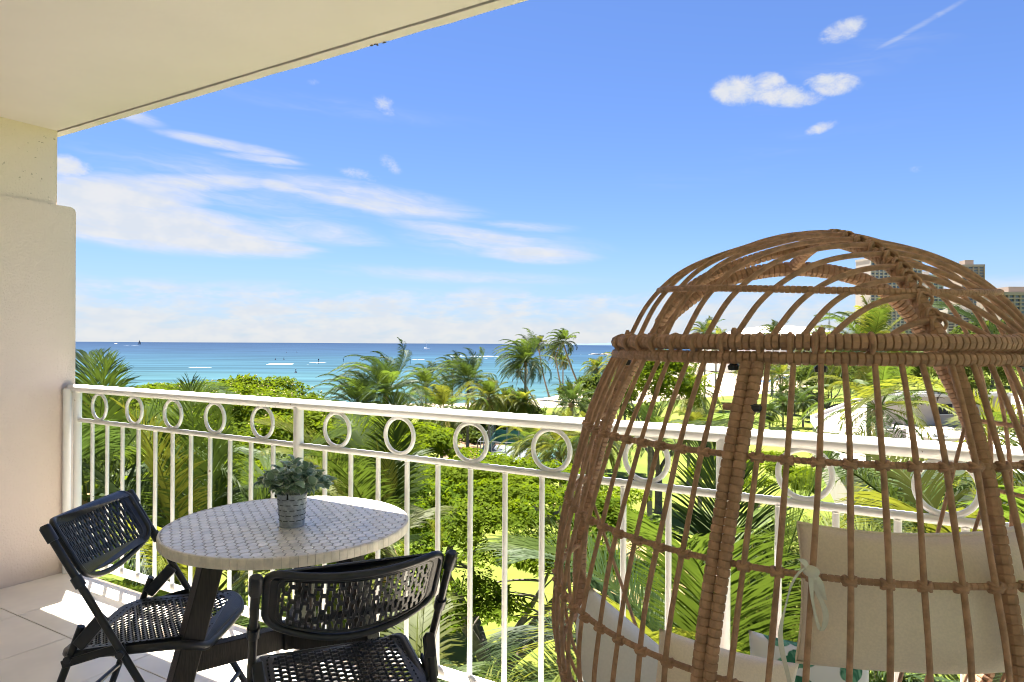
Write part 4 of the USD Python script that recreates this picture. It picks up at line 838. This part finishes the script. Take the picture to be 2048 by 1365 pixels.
palm('tall windswept palm with a straight trunk against the sea', P(1051, 724, 112), 4.9, 30, 237, 38, 0.11, 0.95, WB * 1.05, [L_pal, L_palD, L_pal], els=(86, -18), hang=0.9, tr=0.24, droop=(0.9, 1.6))
palm('slim leaning palm hidden behind the tall straight one', P(1035, 742, 150), 2.6, 14, 238, 24, 0.13, 0.8, WB, [L_palD], els=(80, -30), hang=0.8, tr=0.17, lean=(4.5, 2), dead=1)
palm('slender leaning palm with the smallest crown against the sea', P(1077, 688, 185), 2.3, 16, 239, 24, 0.16, 0.9, WB, [L_palY, L_palD], els=(80, -30), hang=0.9, tr=0.20, lean=(2.6, 1.5), bend=-0.4)
palm('tallest slender palm leaning over the beach', P(1126, 684, 165), 3.7, 20, 241, 30, 0.15, 0.95, WB, [L_palD, L_pal], els=(84, -35), hang=0.9, tr=0.24, lean=(5.2, 3.0), bend=-0.4)
palm('slender palm just left of the tallest leaning one', P(1108, 702, 180), 2.9, 16, 243, 26, 0.15, 0.9, WB, [L_palD, L_pal], els=(70, -35), hang=0.9, tr=0.22, lean=(2.2, 1.2))
palm('pale palm below the crown of the tallest leaning one', P(1126, 722, 190), 3.2, 16, 247, 24, 0.15, 0.9, 0.3, [L_pal, L_palY], els=(70, -35), hang=0.8, tr=0.2)
palm('yellowish palm on the beach near the breakwater', P(1193, 736, 150), 3.6, 20, 251, 28, 0.13, 0.9, 0.35, [L_palY, L_pal], els=(70, -35), hang=0.85, tr=0.19, lean=(2.0, 0))
palm('bright yellow palm touching the left edge of the egg chair', P(1250, 735, 105), 4.2, 26, 253, 36, 0.11, 0.9, 0.4, [L_palY], els=(80, -40), hang=0.7, tr=0.18)
palm('dark bushy date palm in front of the beach', P(1143, 806, 60), 3.0, 44, 257, 46, 0.055, 0.42, 0.1, [L_palD, L_palD, L_pal], els=(86, -20), hang=0.15, tr=0.22, name='date_palm', dead=0, nuts=False, spear=2)
palm('palm with drooping yellow green crown beside the sports court', P(1068, 890, 58), 4.0, 24, 259, 42, 0.075, 0.72, 0.25, [L_pal, L_palY], els=(74, -30), hang=0.8, tr=0.16)
palm('yellow palm seen through the last ring before the egg chair', P(1122, 898, 50), 3.4, 24, 261, 44, 0.065, 0.68, 0.1, [L_palY, L_pal, L_palY], els=(76, -34), hang=0.9, tr=0.15)
palm('yellow palm low behind the left ribs of the egg chair', P(1190, 880, 46), 2.8, 22, 263, 46, 0.06, 0.66, 0.1, [L_palY, L_pal], els=(76, -30), hang=0.8, tr=0.15)
palm('palm with long fronds behind the left upper ribs of the egg chair', P(1378, 782, 70), 4.2, 22, 265, 42, 0.08, 0.8, 0.3, [L_pal, L_palY], els=(78, -35), hang=0.8, tr=0.16)
palm('fan palm low behind the left ribs of the egg chair', P(1300, 870, 36), 2.0, 26, 267, 34, 0.06, 0.62, 0.0, [L_palD, L_pal], els=(84, -15), hang=0.15, tr=0.16, name='fan_palm', nuts=False, dead=0)
palm('yellow palm low behind the seam of the egg chair', P(1400, 870, 44), 2.4, 22, 269, 40, 0.06, 0.62, 0.0, [L_palY, L_pal], els=(80, -20), hang=0.4, tr=0.15, nuts=False, dead=0)
for k, (x, y, d, lb) in enumerate(((1410, 668, 150, 'tall leaning palm above the rim at the left of the dome'), (1432, 684, 170, 'palm with ragged crown just above the chair rim'), (1546, 668, 190, 'small dark palm standing before the white dome'), (1640, 682, 160, 'small palm just right of the white dome'),
        (1858, 700, 210, 'pale palm at the foot of the hotel towers'), (1925, 702, 220, 'palm below the tan tower at the right'), (1600, 700, 230, 'far palm hidden behind the chair rim'))):
    palm(lb, P(x, y, d), 4.6, 22, 301 + k, 24, 0.15, 0.95, 0.6, [L_pal, L_palY] if k % 2 else [L_palD, L_palY], els=(80, -35), hang=0.9, tr=0.2)
# grove on the lawn behind the chair: one palm built, the others repeat it
def grove():
    rg = random.Random(12); k = 0; protos = []
    for j in range(3):
        protos.append(palm('slender park palm in the beach grove behind the egg chair', P(1560 + 42 * j, 752 - 4 * j, 150 + 14 * j), 4.2, 20, 331 + j, 24, 0.14, 0.85, 0.5, [L_pal, L_palY], els=(74, -38), hang=0.9, tr=0.17, group='slender palms of the beach grove'))
    for i in range(16):
        x, d = 1480 + i * 24 + rg.uniform(-12, 12), rg.uniform(140, 260); src = protos[i % 3]; a = atd(x, 690, d)
        q = thing('coconut_palm', 'slender park palm in the beach grove behind the egg chair', 'palm tree', (a[0], a[1], GZ), rg.uniform(-0.5, 0.5), 'slender palms of the beach grove')
        UsdGeom.Xformable(q).AddScaleOp().Set(Gf.Vec3f(*[rg.uniform(0.8, 1.05)] * 3)); q.GetReferences().AddInternalReference(src.GetPath()); q.SetInstanceable(True)
    sh = [palm('short park palm on the lawn behind the egg chair', P(1566 + 40 * j, 806, 118), 2.5, 22, 351 + j, 24, 0.11, 0.6, 0.1, [L_palD, L_pal], els=(70, -50), hang=0.9, tr=0.15, nuts=False, dead=1, group='short palms on the lawn') for j in range(2)]
    for i in range(5):
        a = atd(1540 + i * 25, 690, 105 + (i * 37) % 40); q = thing('coconut_palm', 'short park palm on the lawn behind the egg chair', 'palm tree', (a[0], a[1], GZ), rg.uniform(-2, 2), 'short palms on the lawn')
        UsdGeom.Xformable(q).AddScaleOp().Set(Gf.Vec3f(*[rg.uniform(0.8, 1.1)] * 3)); q.GetReferences().AddInternalReference(sh[i % 2].GetPath()); q.SetInstanceable(True)
grove()

# ------------------------------------------------------------------ broad leaved trees
def leaf_cloud(rg, pads, per, size, flat=0.5):
    """pads: (centre, radius, thickness); leaves lie roughly level, in clumps, and thin out towards each pad's edge"""
    C, N_ = [], []
    for c, r, h in pads:
        n = max(20, int(per * r * r)); q = rg.normal(0, 1, (n, 3)); q /= np.linalg.norm(q, axis=1, keepdims=True); rad = rg.uniform(0, 1, n) ** 0.42
        p = q * rad[:, None] * V(r, r, h); lump = meshkit.fbm((p + c) * 1.1, 3); keep = lump > 0.40
        p = p[keep] + c; C.append(p); nn = q[keep] * V(0.6, 0.6, 0.5) + V(0, 0, 1.0) + rg.normal(0, flat, p.shape); N_.append(nn)
    C, N_ = np.vstack(C), np.vstack(N_); N_ /= np.linalg.norm(N_, axis=1, keepdims=True); n = len(C)
    a = rg.normal(0, 1, (n, 3)); a -= N_ * (a * N_).sum(1, keepdims=True); a /= np.linalg.norm(a, axis=1, keepdims=True); b = np.cross(N_, a); s = (size * np.clip(rg.lognormal(-0.05, 0.38, n), 0.4, 2.2))[:, None]
    v = np.stack([C - a * s * 0.62, C + b * s * 0.30 + N_ * s * 0.06, C + a * s * 0.62 - N_ * s * 0.14, C - b * s * 0.30 + N_ * s * 0.06], 1).reshape(-1, 3)
    i = np.arange(n)[:, None] * 4; return trimesh.Trimesh(v, np.vstack([i + [0, 1, 2], i + [0, 2, 3]]), process=False)
def broad_tree(name, label, cat, c, rx, rz, seed, leaf, npad, padr, per, size, trunk_r=0.35, dome=1.0, flat=0.5, thick=0.30, base=None, limbs=7, blossoms=0, group=None, squash=1.0):
    rg = np.random.default_rng(seed); c = V(*c); bx_, by_ = (c[0], c[1]) if base is None else (base[0], base[1]); t = thing(name, label, cat, (bx_, by_, GZ), 0, group); o = c - V(bx_, by_, GZ)
    pads, k = [], 0
    while len(pads) < npad:
        q = rg.uniform(-1, 1, 2); rr = np.hypot(*q)
        if rr > 1: continue
        bump = meshkit.fbm(V(q[0] * 2.3 + seed, q[1] * 2.3, 0.0), 3) - 0.5
        ztop = rz * (math.sqrt(max(0, 1 - rr ** 2.4)) * dome + 0.55 * bump); low = len(pads) % 3 == 2
        z = ztop if not low else ztop - rg.uniform(0.35, 0.9) * rz * 0.6
        pads.append((o + V(q[0] * rx, q[1] * rx * squash, z), padr * rg.uniform(0.6, 1.25), padr * thick * rg.uniform(0.7, 1.2)))
    fork = V(0, 0, max(1.5, (o[2] - rz * 0.15) * 0.36)); obj('trunk', tube([V(0, 0, -0.2), V(0, 0, 0.3), fork * 0.6, fork], [trunk_r * 1.7, trunk_r * 1.15, trunk_r, trunk_r * 0.95], 10), m_bark, t, True)
    for q in range(limbs):
        a = q * 2.39996 + rg.normal(0, 0.2); rad = rx * rg.uniform(0.45, 0.85); e = V(math.cos(a) * rad, math.sin(a) * rad * squash, 0) + V(o[0], o[1], o[2] + rz * 0.15 * rg.uniform(-0.8, 1.0)); m1 = fork * 0.5 + e * 0.5 + V(0, 0, -0.6 + rg.normal(0, 0.4)) + rg.normal(0, 0.4, 3)
        C = spline([fork * 0.96, fork + (m1 - fork) * 0.5 + UP * 0.3, m1, e], 16); br = obj('branch', tube(C, np.linspace(trunk_r * 0.62, trunk_r * 0.12, 16), 8), m_bark, t, True)
        for w in range(4):
            i0 = int(rg.integers(6, 14)); e2 = C[i0] + rg.normal(0, 1, 3) * V(1, 1, 0.35) * rx * 0.22 + UP * 0.5; obj('twig', tube(spline([C[i0], (C[i0] + e2) / 2 + UP * 0.2, e2], 7), np.linspace(trunk_r * 0.16, trunk_r * 0.04, 7), 5), m_bark, br, True)
    tag(obj('crown', leaf_cloud(rg, pads, per, size, flat), leaf, t), kind='stuff')
    if blossoms:
        pt = [pads[int(i)] for i in rg.integers(0, len(pads), blossoms)]; mb = MB()
        for c_, r_, h_ in pt:
            m = trimesh.creation.icosphere(subdivisions=0, radius=rg.uniform(0.025, 0.05)); q = rg.normal(0, 1, 3); q[2] = abs(q[2]); q /= np.linalg.norm(q); m.apply_translation(c_ + q * V(r_, r_, h_) * 0.9); mb.tri(m)
        tag(obj('blossoms', mb, M('pale_blossom_%d' % seed, (0.34, 0.28, 0.12), 0.9), t), kind='stuff')
    return t
broad_tree('monkeypod_tree', 'wide lime green canopy tree with bare limbs behind the front chair', 'tree', P(985, 1085, 23) , 5.6, 2.3, 401, L_monk, 170, 0.90, 760, 0.115, 0.30, thick=0.30, limbs=9, flat=0.42)
broad_tree('monkeypod_tree', 'pale lime canopy spreading below the middle of the railing', 'tree', P(660, 925, 34), 6.8, 1.8, 403, L_monk, 160, 1.15, 400, 0.145, 0.34, thick=0.26, limbs=7, flat=0.40)
broad_tree('plumeria_tree', 'dense green flowering tree directly below the left railing section', 'tree', P(395, 915, 30), 6.6, 2.6, 405, L_plum, 160, 1.0, 520, 0.150, 0.30, thick=0.55, limbs=6, flat=0.6, blossoms=700)
broad_tree('plumeria_tree', 'flowering tree whose top stands against the sea at left', 'tree', P(335, 868, 36), 4.2, 2.2, 407, L_plum, 85, 0.95, 500, 0.155, 0.30, thick=0.55, limbs=5, flat=0.6, blossoms=300)
broad_tree('plumeria_tree', 'rounded flowering tree left of the second railing post', 'tree', P(480, 872, 34), 4.6, 2.4, 409, L_plum, 95, 0.95, 500, 0.155, 0.30, thick=0.55, limbs=5, flat=0.6, blossoms=350)
broad_tree('monkeypod_tree', 'lime canopy tree lowest behind the left balusters', 'tree', P(480, 1040, 24), 5.5, 1.9, 411, L_monk, 115, 1.05, 480, 0.135, 0.3, thick=0.3, limbs=6, flat=0.42)
broad_tree('monkeypod_tree', 'lime canopy tree right of the potted plant below the railing', 'tree', P(845, 1010, 30), 4.8, 1.4, 413, L_monk, 95, 0.95, 500, 0.125, 0.3, thick=0.3, limbs=6, flat=0.42)
broad_tree('beach_tree', 'dark round tree behind the park path and picnic tables', 'tree', P(925, 868, 104), 6.5, 3.2, 415, L_shrub, 60, 1.7, 70, 0.42, 0.35, thick=0.7, limbs=4, flat=0.7)
broad_tree('beach_tree', 'grey green shrubby tree below the tall straight palm', 'tree', P(1010, 845, 112), 6.0, 3.2, 417, L_shrub, 60, 1.6, 70, 0.42, 0.3, thick=0.7, limbs=4, flat=0.7)
broad_tree('beach_tree', 'tall leafy tree behind the left ribs of the egg chair', 'tree', P(1318, 800, 58), 3.4, 3.6, 419, L_plum, 80, 1.0, 260, 0.19, 0.3, thick=0.8, limbs=5, flat=0.8)
broad_tree('beach_tree', 'olive bushes right of the dark date palm', 'tree', P(1195, 815, 75), 4.2, 2.6, 421, L_shrub, 60, 1.1, 170, 0.26, 0.25, thick=0.7, limbs=4, flat=0.7)
broad_tree('beach_tree', 'dark green tree behind the white flat roof', 'tree', P(1885, 770, 85), 7.5, 4.5, 423, L_shrub, 90, 1.7, 90, 0.34, 0.35, thick=0.7, limbs=5, flat=0.7)
broad_tree('beach_tree', 'round tree on the lawn beyond the white flat roof', 'tree', P(1655, 772, 130), 6.5, 3.6, 425, L_shrub, 60, 1.7, 70, 0.42, 0.35, thick=0.7, limbs=5, flat=0.7)
broad_tree('beach_tree', 'green tree before the lower hotel floors at right', 'tree', P(1985, 695, 240), 13, 8, 427, L_shrub, 70, 3.2, 22, 0.8, 0.5, thick=0.7, limbs=5, flat=0.7)
broad_tree('monkeypod_tree', 'lime tree on the lawn low behind the chair seam', 'tree', P(1500, 960, 48), 4.2, 1.6, 429, L_monk, 60, 1.0, 230, 0.2, 0.28, thick=0.35, limbs=5, flat=0.45)

def norfolk(label, c, h, seed):
    rg = np.random.default_rng(seed); t = thing('norfolk_pine', label, 'pine tree', (c[0], c[1], GZ)); H = c[2] + h / 2 - GZ
    obj('trunk', tube([V(0, 0, -0.2), V(0, 0, H)], [0.5, 0.06], 8), m_bark, t, True)
    for z in np.arange(H - h * 1.25, H - 0.3, h / 26):
        r = 0.15 + (H - z) / h * 0.115 * h; n = 6; mb = MB(); a0 = rg.uniform(0, 1)
        for k in range(n):
            a = a0 + k * 2 * math.pi / n; u = V(math.cos(a), math.sin(a), 0); w = V(-u[1], u[0], 0); L_ = r * rg.uniform(0.75, 1.1); p = V(0, 0, z)
            for q in np.linspace(0.2, 1, 5): mb.add(np.array([p + u * L_ * (q - 0.14) - UP * 0.05, p + u * L_ * q + w * L_ * 0.20 + UP * L_ * 0.10, p + u * L_ * (q + 0.12) + UP * L_ * 0.16, p + u * L_ * q - w * L_ * 0.20 + UP * L_ * 0.10]), np.array([[0, 1, 2], [0, 2, 3]]))
        obj('branch_whorl', mb, L_palD, t)
norfolk('slender dark pine between the white dome and the hotel', P(1658, 655, 330), 17, 1)

# ------------------------------------------------------------------ buildings
def block(label, x0, x1, ytop, d, depth, yaw, floors, bays, mat, name, crown=True, balc=False, nwin=300):
    """tower whose front faces the viewer: slabs and fins in relief over dark panes, one pane per window"""
    c = atd((x0 + x1) / 2, 690, d); W = (x1 - x0) / 1365 * d; H = EYE + (690 - ytop) / 1365 * d - GZ; t = thing(name, label, 'building', (c[0], c[1], GZ), YAW + yaw)
    obj('core', bx((-W / 2, 0.6, 0), (W / 2, depth, H - 1.5)), mat, t); fh, bw = (H - 4) / floors, W / bays; cnt = 0; rest = MB()
    for k in range(floors + 1): obj('floor_slab', bx((-W / 2 - 0.1, -0.55, 3.0 + k * fh - fh * (0.34 if balc else 0.22)), (W / 2 + 0.1, 0.62, 3.0 + k * fh)), mat, t)
    for i in range(bays + 1):
        x = -W / 2 + i * bw; obj('fin', bx((x - bw * 0.10, -0.50, 0), (x + bw * 0.10, 0.61, H - 2.0)), mat, t)
    for k in range(floors):
        for i in range(bays):
            x = -W / 2 + i * bw; m = bx((x + bw * 0.12, 0.50, 3.0 + k * fh + 0.02), (x + bw * 0.88, 0.58, 3.0 + (k + 1) * fh - fh * 0.36 - 0.02)).tm(); ymid = 690 - (3 + k * fh + GZ - EYE) / d * 1365
            if cnt < nwin and ymid < 705: obj('window', m, m_pane, t); cnt += 1
            else: rest.tri(m)
    if rest.n: tag(obj('more_windows', rest, m_pane, t), kind='stuff')
    if crown: obj('parapet', bx((-W / 2 - 0.3, -0.7, H - 1.9), (W / 2 + 0.3, depth + 0.2, H)), mat, t); obj('roof_plant', bx((-W * 0.2, depth * 0.3, H), (W * 0.2, depth * 0.75, H + 4)), mat, t)
    return t
block('widest hotel tower with a regular grid of windows behind the dome', 1735, 1848, 515, 600, 20, 0.16, 31, 12, m_tower, 'hotel_tower')
block('pale side wing right of the gridded hotel tower', 1850, 1890, 548, 640, 30, 0.35, 26, 3, m_tower, 'hotel_tower', balc=True, nwin=90)
block('slim tan tower rising above the chair dome', 1925, 1966, 527, 520, 18, -0.10, 33, 4, m_towerB, 'hotel_tower', nwin=140)
block('lower balconied hotel block below the slim tan tower', 1893, 1985, 618, 480, 22, 0.05, 18, 6, m_tower, 'hotel_tower', balc=True, nwin=120)
block('tan hotel block at the right edge of the view', 2004, 2100, 582, 430, 24, 0.0, 18, 8, m_towerB, 'hotel_tower', balc=True, nwin=140)
def white_dome():
    c = atd(1560, 690, 380); Rr = 42; h = EYE + (690 - 652) / 1365 * 380 - GZ; t = thing('white_dome_roof', 'broad white dome roof beyond the beach grove', 'building', (c[0], c[1], GZ))
    prof = [(0, h)] + [(Rr * math.sin(a), h - 14 + 14 * math.cos(a)) for a in np.linspace(0.12, math.pi / 2, 14)] + [(Rr, 0), (0, 0)]
    obj('dome_shell', lathe(prof[::-1], 48), m_conc, t, 40)
    for k in range(24):
        a = k * 2 * math.pi / 24; obj('dome_seam', tube([V(Rr * 1.003 * math.sin(b) * math.cos(a), Rr * 1.003 * math.sin(b) * math.sin(a), h - 14 + 14.05 * math.cos(b)) for b in np.linspace(0.1, math.pi / 2, 10)], 0.12, 4), m_conc2, t)
white_dome()
def flat_building():
    roof = -8.2; p = [atz(x, y, roof)[:2] for x, y in ((1620, 838), (1710, 802), (2010, 790), (2330, 850), (2100, 960), (1690, 940))]
    t = thing('low_building', 'low building with a flat white roof behind the egg chair', 'building'); Pg = Polygon(p).buffer(0)
    obj('wall', trimesh.creation.extrude_polygon(Pg.buffer(-0.3), roof - GZ - 0.02, engine='earcut').apply_translation((0, 0, GZ)), m_conc2, t)
    obj('roof', trimesh.creation.extrude_polygon(Pg.buffer(-0.28), 0.25, engine='earcut').apply_translation((0, 0, roof - 0.3)), m_conc, t)
    obj('parapet', trimesh.creation.extrude_polygon(Pg.difference(Pg.buffer(-0.35)), 0.75, engine='earcut').apply_translation((0, 0, roof - 0.35)), m_conc, t)
    a = atz(1770, 872, roof); b = atz(1790, 895, roof)
    for q, (x, y, s, lb) in enumerate(((1778, 885, 1.5, 'nearest boxy cooling unit on the flat white roof'), (1758, 852, 1.3, 'boxy cooling unit beside the palm trunk on the roof'), (1880, 905, 1.5, 'boxy cooling unit at the right of the white roof'))):
        o = atz(x, y + 6, roof); u = thing('cooling_unit', lb, 'cooling unit', o, YAW + 0.2)
        obj('housing', cbox((1.6 * s, 1.1 * s, 0.9 * s), 0.04).apply_translation((0, 0, 0.62 * s)), m_conc2, u); obj('base', bx((-0.7 * s, -0.45 * s, 0), (0.7 * s, 0.45 * s, 0.17 * s)), m_conc, u); obj('fan_guard', lathe([(0, 1.07 * s), (0.4 * s, 1.07 * s), (0.4 * s, 1.16 * s), (0.36 * s, 1.16 * s), (0.34 * s, 1.10 * s), (0, 1.10 * s)], 16), m_pole, u)
    rt = thing('rooftop_room', 'pale rooftop block with a dark window behind the egg chair', 'building', atz(1890, 850, roof), YAW + 0.15)
    obj('wall', bx((-5.5, 0, 0), (9, 6, 3.4)), m_conc2, rt); obj('roof', bx((-5.8, -0.3, 3.4), (9.3, 6.3, 3.75)), m_conc, rt)
    w = obj('window', bx((-1.2, -0.08, 1.3), (0.9, 0.02, 2.5)), m_dark, rt); obj('frame', bx((-1.3, -0.12, 1.18), (1.0, -0.081, 1.28)), m_conc, w)
flat_building()
def court():
    z = GZ + 0.08; q = [atz(x, y, GZ) for x, y in ((1062, 946), (1158, 950), (1162, 900), (1078, 897))]
    t = thing('sports_court', 'teal sports court glimpsed through the palms', 'court'); obj('surface', sheet(q, z), m_court, t)
    u = [atz(x, y, GZ) for x, y in ((955, 938), (1058, 944), (1072, 900), (990, 890))]; obj('surround', sheet(u, z), m_courtg, t)
    e0, e1 = [a + (b - a) * 0.5 for a, b in ((q[0], q[3]), (q[1], q[2]))]
    obj('court_line', sheet([e0, e1, e1 + FW * 0.25, e0 + FW * 0.25], z + 0.01), m_conc, t)
    for k, (a, b, sc) in enumerate(((u[3], q[2], 0.75), (u[0], q[1], 0.0), (u[0], u[3], 0.6))):
        f = thing('court_fence', ('far', 'near', 'left')[k] + ' wire fence of the teal sports court', 'fence'); n = 7
        for i in range(n + 1):
            p = a + (b - a) * i / n; obj('post', tube([V(p[0], p[1], GZ), V(p[0], p[1], GZ + 3.2)], 0.06, 6), m_pole, f)
        for h in (0.15, 1.6, 3.15): obj('wire', tube([V(a[0], a[1], GZ + h), V(b[0], b[1], GZ + h)], 0.03, 5), m_pole, f)
        if sc:
            d = b - a; d /= np.linalg.norm(d); nn = V(-d[1], d[0], 0) * 0.03
            for i in range(n):
                p0, p1 = a + (b - a) * (i + 0.04) / n, a + (b - a) * (i + 0.96) / n; obj('windscreen', bar((p0 + p1) / 2 + UP * (0.2 + GZ - p0[2]), (p0 + p1) / 2 + UP * (0.2 + 2.6 * sc + GZ - p0[2]), np.linalg.norm(p1 - p0), 0.04, d), m_screen, f)
court()
for k, (x, y, lb) in enumerate(((925, 925, 'brown picnic table left of its twin under the dark tree'), (948, 915, 'brown picnic table seen through the third ring'))):
    t = thing('picnic_table', lb, 'picnic table', atz(x, y, GZ), YAW + 0.4 * k)
    for i in range(4): obj('plank', bx((-0.9, -0.4 + i * 0.2, 0.74), (0.9, -0.4 + i * 0.2 + 0.18, 0.79)), m_fibre, t)
    for s in (-1, 1): obj('bench', bx((-0.9, s * 0.8 - 0.14, 0.43), (0.9, s * 0.8 + 0.14, 0.47)), m_fibre, t); obj('leg_frame', bar((s * 0.6, -0.85, 0.36), (s * 0.6, 0.85, 0.36), 0.08, 0.06, (1, 0, 0)), m_bark, t); obj('leg', bar((s * 0.6, -0.5, 0), (s * 0.6, -0.2, 0.74), 0.08, 0.06, (1, 0, 0)), m_bark, t); obj('leg', bar((s * 0.6, 0.5, 0), (s * 0.6, 0.2, 0.74), 0.08, 0.06, (1, 0, 0)), m_bark, t)
for k in range(12):
    x = 1520 + 11 * k + R.uniform(-3, 3); y = 775 - 1.8 * k + R.uniform(-2, 2); t = thing('beach_umbrella', 'blue beach umbrella in the row on the sand', 'beach umbrella', atz(x, y, GZ - 0.2), R.uniform(0, 1), 'blue beach umbrellas on the sand')
    obj('pole', tube([V(0, 0, 0), V(0, 0, 2.3)], 0.04, 6), m_pole, t); obj('canopy', lathe([(0, 2.5), (0.06, 2.48), (1.5, 1.9), (1.5, 1.78), (1.44, 1.86), (0, 2.42)], 10), m_blue, t)
